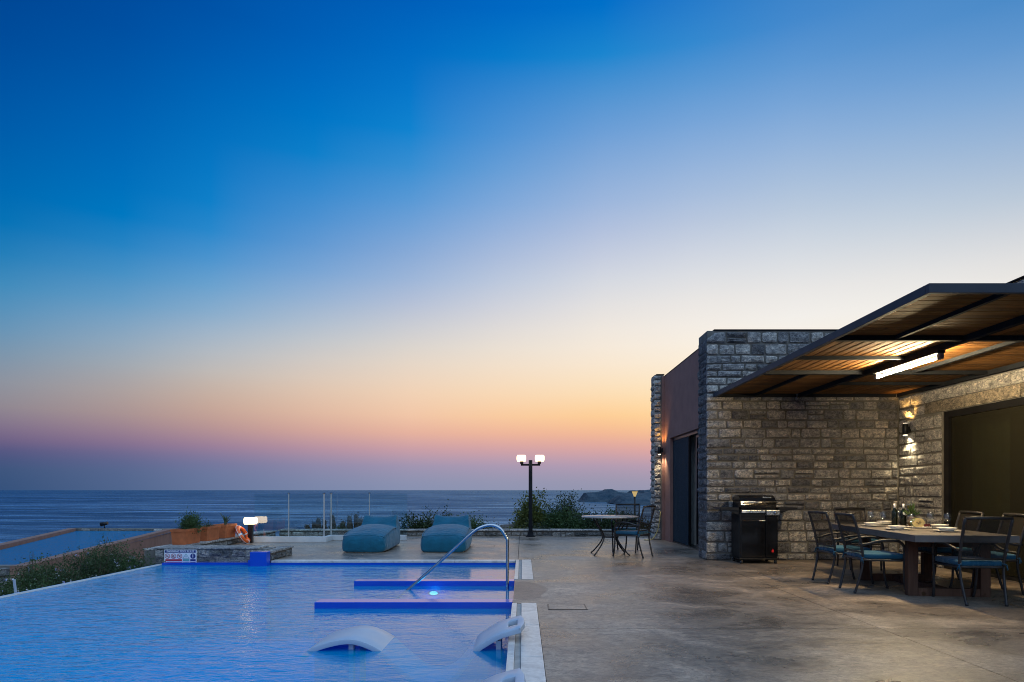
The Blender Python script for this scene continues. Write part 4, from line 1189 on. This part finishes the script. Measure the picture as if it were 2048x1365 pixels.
# ------------------------------------------------------------------ clay planters
def planter(y0, y1, label):
    o = empty('planter', (-6.865, (y0 + y1) / 2, .155), label=label, cat='planter', group='terracotta trough planters on the low wall')
    L2 = (y1 - y0) / 2; b_ = NB(); h = .31
    P = [(.125, L2 - .02, 0), (.145, L2, h - .05), (.158, L2 + .012, h - .05), (.160, L2 + .014, h), (.135, L2 - .01, h), (.12, L2 - .025, h - .06)]
    rings = [[b_.verts.new((sx * a, sy_ * l_, z)) for sx, sy_ in ((-1, -1), (1, -1), (1, 1), (-1, 1))] for a, l_, z in P]
    b_.faces.new(rings[0][::-1])
    for p, q in zip(rings, rings[1:]):
        for k in range(4): b_.faces.new((p[k], p[(k+1) % 4], q[(k+1) % 4], q[k]))
    obj('trough', b_, 'pot_clay', o)
    b_ = NB(); box(b_, -.125, .125, -L2 + .02, L2 - .02, .1, h - .045); obj('soil', b_, 'soil', o)
    return o
planter(12.76, 13.38, 'nearest clay trough planter with a bushy green plant'); planter(13.64, 14.22, 'middle clay trough planter with low sparse greenery'); planter(14.48, 15.03, 'farthest clay trough planter with an upright aloe')
shrub('potted_shrub', (-6.86, 13.2, .40), .12, .15, .30, 900, 'leaf_mid', .038, 'round bushy green plant in the nearest clay planter', cat='plant', stems=26, top=lambda r: 1 - .3 * r * r)
shrub('potted_plant', (-6.86, 13.95, .40), .08, .2, .09, 160, 'leaf_dark', .03, 'sparse low plant in the middle clay planter', cat='plant', stems=9)
al = empty('aloe', (-6.86, 14.78, .41), label='upright fleshy aloe in the farthest clay planter', cat='plant')
for k in range(11):
    a = RNG.uniform(0, 2*PI); lean = RNG.uniform(.05, .55); hh = RNG.uniform(.14, .34); b_ = NB()
    pts_ = smooth_path([(0, 0, 0), (lean*.08*math.cos(a), lean*.08*math.sin(a), hh*.5), (lean*.3*math.cos(a), lean*.3*math.sin(a), hh)], 4)
    tube(b_, pts_, [.022*(1 - .85*i/len(pts_)) for i in range(len(pts_))], 6); obj('leaf', b_, 'leaf_grey' if k % 3 else 'leaf_mid', al)

# ------------------------------------------------------------------ life ring
lring = empty('life_ring', (-6.52, 15.0, 0), label='orange life ring with white bands leaning on the last planter', cat='life ring')
nrm = Vector((.86, .06, .52)).normalized(); U = Vector((-.55, 0, .83)); U = (U - nrm * U.dot(nrm)).normalized(); V = nrm.cross(U)
cen = Vector((-6.55, 15.0, .205)); RR, rr = .19, .048
def ring_arc(a0, a1, n, mat, name, k=1.0):
    b_ = NB(); pts_ = [cen + (U*math.cos(a) + V*math.sin(a)) * RR for a in np.linspace(a0, a1, n)]
    tube(b_, pts_, rr * k, 14); return obj(name, b_, mat, lring, True)
for q in range(4):
    ring_arc(q*PI/2 + .09, (q+1)*PI/2 - .09, 14, 'ring_orange', 'float_segment'); ring_arc(q*PI/2 - .10, q*PI/2 + .10, 7, 'ring_white', 'band', 1.03)
b = NB(); tube(b, [cen + (U*math.cos(a) + V*math.sin(a)) * (RR + rr + .02*abs(math.sin(2*a))) for a in np.linspace(0, 2*PI, 49)[:-1]], .006, 6, True); obj('grab_rope', b, 'ring_white', lring, True)

# ------------------------------------------------------------------ bean bag loungers
def beanbag(x0, x1, y0, y1, label, seed):
    o = empty('bean_bag', ((x0+x1)/2, (y0+y1)/2, 0), label=label, cat='bean bag', group='teal bean bag loungers on the deck')
    W = x1 - x0; Ln = y1 - y0
    prof_t = [0, .03, .10, .25, .42, .58, .68, .745, .79, .83, .88, .93, .97, 1.0]
    prof_z = [.20, .30, .345, .385, .42, .44, .435, .415, .45, .57, .67, .70, .64, .42]
    ridge = [.0, .02, .055, .085, .095, .09, .075, .045, .02, -.005, -.02, -.035, -.03, 0]
    bulge = [.86, .95, 1.0, 1.02, 1.0, .99, .98, .96, .95, .94, .94, .95, .93, .86]
    b_ = NB(); rings = []
    yl = {0: -.012, 13: .012}
    for i, t in enumerate(prof_t):
        z = prof_z[i]; w = W / 2 * bulge[i]; y = -Ln/2 + Ln * t; rc = ridge[i]
        back = i >= 9
        ws = w * (.97 if not back else .90); sec = []
        sec += [(-w*.93, 0), (-w*1.0, .05), (-w*1.03, z*.45), (-w*.985 if not back else -ws, z*.85), (-w*.90 if not back else -ws*.97, z*1.0 + (.045 if back else 0)), (-w*.62, z + rc*.72), (0, z + rc), (w*.62, z + rc*.72)]
        sec += [(w*.90 if not back else ws*.97, z*1.0 + (.045 if back else 0)), (w*.985 if not back else ws, z*.85), (w*1.03, z*.45), (w*1.0, .05), (w*.93, 0), (0, 0)]
        lean = .05 * max(0, (t - .8)) * 5
        rings.append([b_.verts.new((a, y + lean * (c / .6) + .012*noise.noise(Vector((a*4 + seed, t*5, c*3))), max(0, c + (.014*noise.noise(Vector((a*5, t*9 + seed, c*4))) if c > .01 else 0)))) for a, c in sec])
    n = len(rings[0])
    for a_, c_ in zip(rings, rings[1:]):
        for k in range(n): b_.faces.new((a_[k], a_[(k+1) % n], c_[(k+1) % n], c_[k]))
    b_.faces.new(rings[0][::-1]); b_.faces.new(rings[-1])
    m = obj('body', b_, 'beanbag_fabric', o, smooth=True)
    md = m.modifiers.new('soft', 'SUBSURF'); md.levels = 3; md.render_levels = 3
    tx = bpy.data.textures.new('fold', 'CLOUDS'); tx.noise_scale = .27; tx.noise_depth = 3
    md = m.modifiers.new('folds', 'DISPLACE'); md.texture = tx; md.strength = .026; md.mid_level = .5; md.texture_coords = 'LOCAL'
    # piping seams along the shoulder line
    for s in (4, 8):
        b_ = NB(); pts_ = []
        for i, t in enumerate(prof_t[1:9]):
            i += 1; w = W / 2 * bulge[i]; pts_.append(((-1 if s == 4 else 1) * w * .93, -Ln/2 + Ln*t, prof_z[i] * .965 + .004))
        tube(b_, smooth_path(pts_, 5), .010, 6); obj('piping', b_, 'beanbag_fabric', o)
    b_ = NB(); w = W/2 * .9; tube(b_, smooth_path([(-w, -Ln/2 + .03, .318), (-w*.4, -Ln/2 + .0, .345), (w*.4, -Ln/2 + .0, .345), (w, -Ln/2 + .03, .318)], 6), .006, 6); obj('piping', b_, 'beanbag_fabric', o)
    return o
beanbag(-3.64, -2.74, 12.78, 14.55, 'teal fabric bean bag lounger nearer the glass fence', 2)
beanbag(-2.06, -1.12, 12.78, 14.55, 'teal fabric bean bag lounger nearer the handrail', 7)

# ------------------------------------------------------------------ chairs
def make_chair():
    o = empty('garden_chair')
    r = .015
    for s in (-1, 1):
        b_ = NB(); tube(b_, smooth_path([(-.31, s*.205, 0), (-.275, s*.215, .13), (-.235, s*.225, .30), (-.225, s*.228, .42)], 5), r, 8); lathe(b_, [(0, 0), (.016, 0), (.016, .03), (0, .03)], 8, (-.31, s*.205, 0)); obj('leg', b_, 'chair_metal', o)
        b_ = NB(); tube(b_, smooth_path([(.29, s*.225, 0), (.262, s*.232, .14), (.25, s*.24, .32), (.25, s*.248, .50)], 5), r, 8); lathe(b_, [(0, 0), (.016, 0), (.016, .03), (0, .03)], 8, (.29, s*.225, 0)); obj('leg', b_, 'chair_metal', o)
        b_ = NB(); tube(b_, smooth_path([(.25, s*.248, .50), (.235, s*.255, .585), (.18, s*.258, .635), (.08, s*.258, .65), (-.06, s*.252, .635), (-.19, s*.24, .60), (-.275, s*.235, .60)], 5), r*1.05, 8); obj('armrest', b_, 'chair_metal', o)
    b_ = NB()
    for s in (-1, 1): tube(b_, smooth_path([(-.225, s*.228, .42), (-.235, s*.232, .52), (-.275, s*.238, .70), (-.345, s*.243, .945)], 5), r*1.1, 8)
    tube(b_, [(-.345, -.243, .945), (-.352, 0, .95), (-.345, .243, .945)], r*1.15, 8); tube(b_, [(-.232, -.232, .50), (-.238, 0, .497), (-.232, .232, .50)], r*.85, 8); obj('back_frame', b_, 'chair_metal', o)
    b_ = NB(); tube(b_, smooth_path([(.25, -.235, .405), (.27, 0, .41), (.25, .235, .405), (0, .235, .405), (-.225, .225, .41), (-.23, 0, .41), (-.225, -.225, .41), (0, -.235, .405)], 4, True), r*.9, 8, True); obj('seat_frame', b_, 'chair_metal', o)
    b_ = NB(); box(b_, -.22, .25, -.225, .225, .408, .414); obj('seat', b_, 'sling', o)
    b_ = NB(); P = smooth_path([(-.236, 0, .505), (-.25, 0, .60), (-.285, 0, .74), (-.348, 0, .94)], 5); prev_ = None
    for p in P:
        cur = [b_.verts.new((p.x - .012*math.cos(y/.24*PI/2), y, p.z)) for y in np.linspace(-.232, .232, 7)]
        if prev_:
            for k in range(6): b_.faces.new((prev_[k], prev_[k+1], cur[k+1], cur[k])).smooth = True
        prev_ = cur
    obj('backrest', b_, 'sling', o)
    b_ = NB(); box(b_, -.225, .262, -.232, .232, .416, .482, .024); cu = obj('cushion', b_, 'cushion_fabric', o, smooth=True)
    b_ = NB()
    for s in (-1, 1):
        tube(b_, smooth_path([(-.225, s*.21, .45), (-.25, s*.235, .44), (-.245, s*.25, .43), (-.22, s*.24, .44)], 4), .007, 6); tube(b_, [(-.245, s*.245, .44), (-.262, s*.25, .385)], .006, 6); tube(b_, [(-.245, s*.245, .44), (-.235, s*.262, .375)], .006, 6)
    obj('tie', b_, 'cushion_fabric', cu)
    return o
G_C = 'dark metal armchairs at the dining table'; G_D = 'dark metal armchairs at the bistro table'
chair_spots = [
    (4.35, 8.70, 2, 'dark armchair on the pool side of the dining table, the one nearer the barbecue', G_C),
    (4.34, 7.93, -3, 'dark armchair on the pool side of the dining table, nearer the camera', G_C),
    (5.38, 10.25, -96, 'dark armchair at the far end of the dining table against the stone wall', G_C),
    (5.02, 7.20, 86, 'dark armchair at the near end of the dining table with its back to us', G_C),
    (5.74, 8.70, 176, 'dark armchair on the door side of the dining table beside the stone pier', G_C),
    (5.70, 7.88, 172, 'dark armchair on the door side of the dining table nearer the camera', G_C),
    (2.08, 12.08, 144, 'dark armchair with teal cushion on the near side of the bistro table', G_D),
    (2.12, 13.12, -106, 'dark armchair with teal cushion on the far side of the bistro table', G_D),
]
proto = make_chair()
for k, (x, y, a, lab, g) in enumerate(chair_spots):
    o = proto if k == 0 else copy_tree(proto)
    o.location = (x, y, 0); o.rotation_euler = (0, 0, R(a)); tag(o, lab, 'chair', g)

# ------------------------------------------------------------------ dining table and what stands on it
TZ = .74
tabo = empty('dining_table', (5.11, 8.42, 0), R(-6), label='long dark dining table with a stone grey top laid for a meal', cat='table')
b = NB(); box(b, -.55, .55, -1.26, 1.26, TZ - .08, TZ, .004); obj('tabletop', b, 'table_top', tabo)
for y0 in (-.86, .42):
    for s in (-1, 1):
        b = NB(); box(b, s*.40 - .055, s*.40 + .055, y0 - .045, y0 + .045, .0, TZ - .081, .004); obj('leg', b, 'table_wood', tabo)
    for za, zb in ((0, .09), (TZ - .16, TZ - .082)):
        b = NB(); box(b, -.343, .343, y0 - .045, y0 + .045, za, zb, .004); obj('crossbar', b, 'table_wood', tabo)
b = NB(); box(b, -.05, .05, -.813, .373, .0, .085, .004); obj('stretcher', b, 'table_wood', tabo)

def plate_set(x, y, label):
    o = empty('plate_setting', (x, y, TZ), label=label, cat='plates', group='stacked plates laid on the dining table')
    b_ = NB(); lathe(b_, [(0, .004), (.07, .004), (.085, .002), (.09, 0), (.145, .016), (.147, .021), (.09, .008), (0, .008)], 30); obj('plate', b_, 'ceramic', o)
    b_ = NB(); lathe(b_, [(0, .012), (.06, .012), (.062, .009), (.105, .045), (.108, .052), (.104, .052), (.06, .018), (0, .018)], 30); obj('bowl', b_, 'ceramic', o)
for x, y, lab in ((4.93, 9.02, 'stacked white plates in front of the chair nearer the barbecue'), (5.34, 9.44, 'stacked white plates at the far end of the dining table'), (4.80, 8.20, 'stacked white plates on the pool side nearer the camera'), (5.17, 7.80, 'stacked white plates at the near end of the table'), (5.55, 8.52, 'stacked white plates on the door side of the table')):
    plate_set(x, y, lab)
def wine_glass(x, y, label):
    o = empty('wine_glass', (x, y, TZ), label=label, cat='wine glass', group='wine glasses on the dining table')
    b_ = NB(); lathe(b_, [(0, 0), (.036, 0), (.034, .003), (.006, .008), (.0045, .03), (.0045, .085), (.012, .093)], 18, close=False); obj('stem', b_, 'wine_glass', o)
    b_ = NB(); lathe(b_, [(.008, .093), (.030, .108), (.044, .135), (.046, .155), (.041, .185), (.034, .212), (.033, .212), (.0395, .185), (.0445, .155), (.0425, .136), (.029, .11), (.006, .096)], 20, close=False); obj('bowl', b_, 'wine_glass', o)
for x, y, lab in ((5.05, 9.28, 'wine glass standing by the plates at the far left corner of the table'), (5.03, 8.93, 'wine glass between the left plates and the bottles'), (4.87, 8.02, 'wine glass nearest the camera on the pool side'), (5.44, 8.54, 'wine glass right of the melon platter'), (5.52, 8.32, 'wine glass behind the near end plates'), (5.50, 9.36, 'wine glass seen between the two bottles')):
    wine_glass(x, y, lab)
def bottle(x, y, label, tagm=False):
    o = empty('wine_bottle', (x, y, TZ), label=label, cat='wine bottle', group='wine bottles on the dining table')
    b_ = NB(); lathe(b_, [(0, 0), (.036, 0), (.039, .006), (.039, .17), (.034, .20), (.018, .235), (.0145, .25)], 20, close=False); obj('body', b_, 'bottle_glass', o)
    b_ = NB(); lathe(b_, [(.0142, .25), (.0155, .251), (.0155, .312), (0, .314)], 16, close=False); obj('capsule', b_, 'bottle_foil', o)
    if tagm:
        b_ = NB(); prism(b_, [(-.03, .16), (-.04, .185), (-.02, .205), (.03, .205), (.045, .19), (.04, .165), (.0, .15)], 1, -.055, -.052); obj('neck_tag', b_, 'print_white', o)
bottle(5.36, 9.22, 'left dark wine bottle with silver capsule'); bottle(5.44, 9.14, 'right dark wine bottle with a pale hanging tag', True)
pf = empty('fruit_platter', (5.34, 8.62, TZ), label='dark platter of fruit in the middle of the dining table', cat='platter')
b = NB(); lathe(b, [(0, 0), (.12, 0), (.17, .012), (.172, .017), (.12, .008), (0, .008)], 28); obj('dish', b, 'ceramic', pf)
me_ = empty('melon', (5.30, 8.58, TZ + .01), R(10), label='halved yellow melon with dark seeds on the platter', cat='melon')
b = NB(); bmesh.ops.create_uvsphere(b, u_segments=24, v_segments=14, radius=1)
bmesh.ops.bisect_plane(b, geom=b.verts[:] + b.edges[:] + b.faces[:], plane_co=(0, -.15, 0), plane_no=(0, -1, 0), clear_outer=True)
bmesh.ops.scale(b, vec=(.10, .075, .062), verts=b.verts); bmesh.ops.translate(b, vec=(0, 0, .062), verts=b.verts)
for f in b.faces: f.smooth = True
obj('rind', b, 'melon_rind', me_)
b = NB(); n = 26; cv = [b.verts.new((.098*math.cos(2*PI*k/n), -.014, .062 + .0605*math.sin(2*PI*k/n))) for k in range(n)]; b.faces.new(cv); obj('flesh', b, 'melon_flesh', me_)
b = NB()
for k in range(26):
    a, r_ = RNG.uniform(0, 2*PI), math.sqrt(RNG.uniform(0, 1)); tube(b, [(.045*r_*math.cos(a), -.018, .066 + .022*r_*math.sin(a)), (.045*r_*math.cos(a) + .006, -.018, .068 + .022*r_*math.sin(a))], .0032, 5)
obj('seeds', b, 'seed_brown', me_)
gr = empty('grapes', (5.44, 8.60, TZ + .01), label='small bunch of dark red grapes beside the melon', cat='grapes')
b = NB()
for k in range(34):
    bmesh.ops.create_icosphere(b, subdivisions=1, radius=.011, matrix=Matrix.Translation((RNG.normal()*.03, RNG.normal()*.02, .012 + abs(RNG.normal())*.014)))
obj('berries', b, 'grape_red', gr, smooth=True)
b = NB(); tube(b, [(-.03, 0, .03), (0, 0, .045), (.03, .01, .05)], .003, 5); obj('stalk', b, 'bark', gr)
pn = empty('pineapple', (5.48, 9.0, TZ), label='pineapple with a spiky green crown behind the bottles', cat='pineapple')
b = NB(); lathe(b, [(0, 0), (.035, 0), (.052, .03), (.056, .08), (.05, .12), (.03, .145), (0, .15)], 16); obj('fruit', b, 'pineapple_skin', pn)
m_ = 60; a = RNG.uniform(0, 2*PI, m_); t = RNG.uniform(0, 1, m_)
c = np.stack([.012*np.cos(a), .012*np.sin(a), .14 + .05*t], 1); d = np.stack([np.cos(a)*(1.1 - t), np.sin(a)*(1.1 - t), .5 + 1.1*t], 1)
quads_obj('crown', leaves(c, d, RNG.uniform(.09, .16, m_), .12), 'leaf_mid', pn)
for k, (x, y, a) in enumerate(((4.98, 7.72, 8), (5.36, 7.76, -10), (4.66, 8.02, 80), (4.74, 8.80, 80), (5.54, 8.26, 100))):
    f = empty('fork', (x, y, TZ), R(a), label=['steel fork left of the near end plates', 'steel fork right of the near end plates', 'steel fork before the plates on the pool side', 'steel fork by the plates nearer the barbecue', 'steel fork on the door side of the table'][k], cat='fork', group='forks laid on the dining table')
    b = NB(); box(b, -.005, .005, -.09, .03, .002, .005); box(b, -.011, .011, .031, .045, .002, .006)
    for q in (-.009, -.003, .003, .009): box(b, q - .0015, q + .0015, .046, .09, .003, .006)
    obj('fork_body', b, 'stainless', f)

# ------------------------------------------------------------------ bistro table
bt = empty('bistro_table', (1.70, 12.45, 0), label='round bistro table with splayed bent metal legs in front of the shrubs', cat='table')
b = NB(); lathe(b, [(0, .716), (.535, .716), (.55, .722), (.552, .735), (.545, .744), (.03, .746), (.03, .747), (0, .747)], 48); obj('tabletop', b, 'bistro_metal', bt)
b = NB(); lathe(b, [(0, .7475), (.024, .7475), (.022, .751), (0, .751)], 16); obj('hole_cap', b, 'black_metal', bt)
for a in (40, 140, 220, 320):
    ca, sa = math.cos(R(a)), math.sin(R(a)); b = NB()
    tube(b, smooth_path([(.40*ca, .40*sa, .715), (.33*ca, .33*sa, .60), (.21*ca, .21*sa, .44), (.165*ca, .165*sa, .34), (.22*ca, .22*sa, .22), (.36*ca, .36*sa, .07), (.44*ca, .44*sa, .005)], 5), .0135, 8); obj('leg', b, 'chair_metal', bt)
b = NB(); tube(b, [(.165*math.cos(t), .165*math.sin(t), .34) for t in np.linspace(0, 2*PI, 33)[:-1]], .009, 8, True); obj('ring', b, 'chair_metal', bt)

# ------------------------------------------------------------------ barbecue
bq = empty('barbecue', (4.0, 11.03, 0), label='black gas barbecue on castors in front of the stone wall', cat='barbecue')
def q(name, mat, x0, x1, y0, y1, z0, z1, bev=.006): return bx(name, mat, bq, x0, x1, y0, y1, z0, z1, bev)
q('cabinet', 'black_metal', 3.68, 4.32, 10.84, 11.28, .10, .86)
q('door', 'black_gloss', 3.70, 4.105, 10.818, 10.838, .12, .745); q('side_panel', 'black_gloss', 4.112, 4.315, 10.815, 10.838, .12, .815)
q('base_tray', 'black_metal', 3.665, 4.335, 10.81, 11.29, .075, .098)
b = NB()
for k in range(4): box(b, 3.71, 4.10, 10.822, 10.837, .76 + k*.022, .772 + k*.022)
obj('vent_louvres', b, 'black_metal', bq, True)
b = NB(); box(b, 3.985, 4.095, 10.795, 10.805, .725, .74, .003); box(b, 3.99, 4.0, 10.805, 10.818, .727, .738); box(b, 4.08, 4.09, 10.805, 10.818, .727, .738); obj('door_handle', b, 'stainless', bq, True)
q('fascia_strip', 'stainless', 3.70, 4.10, 10.80, 10.838, .862, .905, .004); q('sticker', 'print_white', 3.705, 3.765, 10.796, 10.7995, .868, .90, 0)
cp = q('control_panel', 'stainless', 4.112, 4.335, 10.775, 10.838, .822, .912, .008)
b = NB(); lathe(b, [(.03, 0), (.03, .018), (.024, .022), (.022, .04), (0, .042)], 20); bmesh.ops.rotate(b, verts=b.verts, matrix=Matrix.Rotation(PI/2, 3, 'X')); bmesh.ops.translate(b, vec=(4.255, 10.775, .868), verts=b.verts); obj('knob', b, 'chrome', bq, True)
for s, x0 in ((-1, 3.665), (1, 4.335)):
    b = NB(); prism(b, [(x0, .90), (x0 + s*.30, .925), (x0 + s*.32, .932), (x0 + s*.32, .955), (x0, .955), ] if s > 0 else [(x0, .955), (x0 - .32, .955), (x0 - .32, .932), (x0 - .30, .925), (x0, .90)], 1, 10.83, 11.26); obj('side_shelf', b, 'black_metal', bq, True)
    b = NB(); prism(b, [(x0, .83), (x0 + s*.18, .905), (x0, .899)], 1, 10.86, 10.88); obj('shelf_bracket', b, 'black_metal', bq, True)
q('firebox', 'black_metal', 3.70, 4.30, 10.85, 11.27, .862, .935)
b = NB(); arc = [(10.835, .938), (10.832, 1.0), (10.85, 1.06), (10.90, 1.12), (10.97, 1.155), (11.06, 1.165), (11.18, 1.16), (11.27, 1.13), (11.285, .938)]
prism(b, arc, 0, 3.70, 4.30); bmesh.ops.bevel(b, geom=[e for e in b.edges if abs(e.verts[0].co.x - e.verts[1].co.x) < 1e-6], offset=.006, segments=2, affect='EDGES'); obj('lid', b, 'black_gloss', bq, True)
b = NB(); tube(b, [(3.74, 10.79, 1.045), (4.30, 10.79, 1.045)], .011, 10)
for xx in (3.76, 4.28): tube(b, [(xx, 10.79, 1.045), (xx, 10.85, 1.05)], .008, 8)
obj('lid_handle', b, 'stainless', bq, True)
text('Barbecook', 4.16, 1.125, .034, 'print_white', 10.893, bq, name='lettering', italic=.2)
b = NB(); prism(b, [(-.02, .0), (-.026, .02), (-.018, .045), (-.008, .03), (.002, .07), (.012, .04), (.018, .05), (.026, .022), (.02, 0), (.01, -.008), (.004, .012), (-.006, .006), (-.01, -.008)], 1, -.001, 0); bmesh.ops.scale(b, vec=(.75, 1, .9), verts=b.verts); obj('flame_mark', b, 'flame_red', bq, True).location = Vector((4.228, 10.813, .20)) - bq.location
for xx in (3.71, 4.29):
    for yy in (10.85, 11.24):
        b = NB(); tube(b, [(xx - .016, yy, .034), (xx + .016, yy, .034)], .033, 16); w_ = obj('castor', b, 'rubber', bq, True)
        b = NB(); tube(b, [(xx - .02, yy, .034), (xx + .02, yy, .034)], .010, 10); obj('hub', b, 'chrome', w_, True)

# ------------------------------------------------------------------ hose on the far pier
hs = empty('garden_hose', (3.36, 15.95, .3), label='yellow hose hanging from a tap on the far stone pier', cat='hose')
b = NB(); tube(b, smooth_path([(3.46, 16.0, .67), (3.44, 15.95, .70), (3.42, 15.9, .62), (3.39, 15.88, .42), (3.33, 15.86, .2), (3.22, 15.84, .04), (3.10, 15.82, .015), (3.02, 15.9, .015)], 6), .012, 8); obj('hose', b, 'rope', hs, True)
b = NB(); tube(b, [(3.43, 16.03, .69), (3.43, 15.95, .69)], .014, 8); tube(b, [(3.40, 15.96, .72), (3.46, 15.96, .72)], .008, 6); obj('tap', b, 'chrome', hs, True)
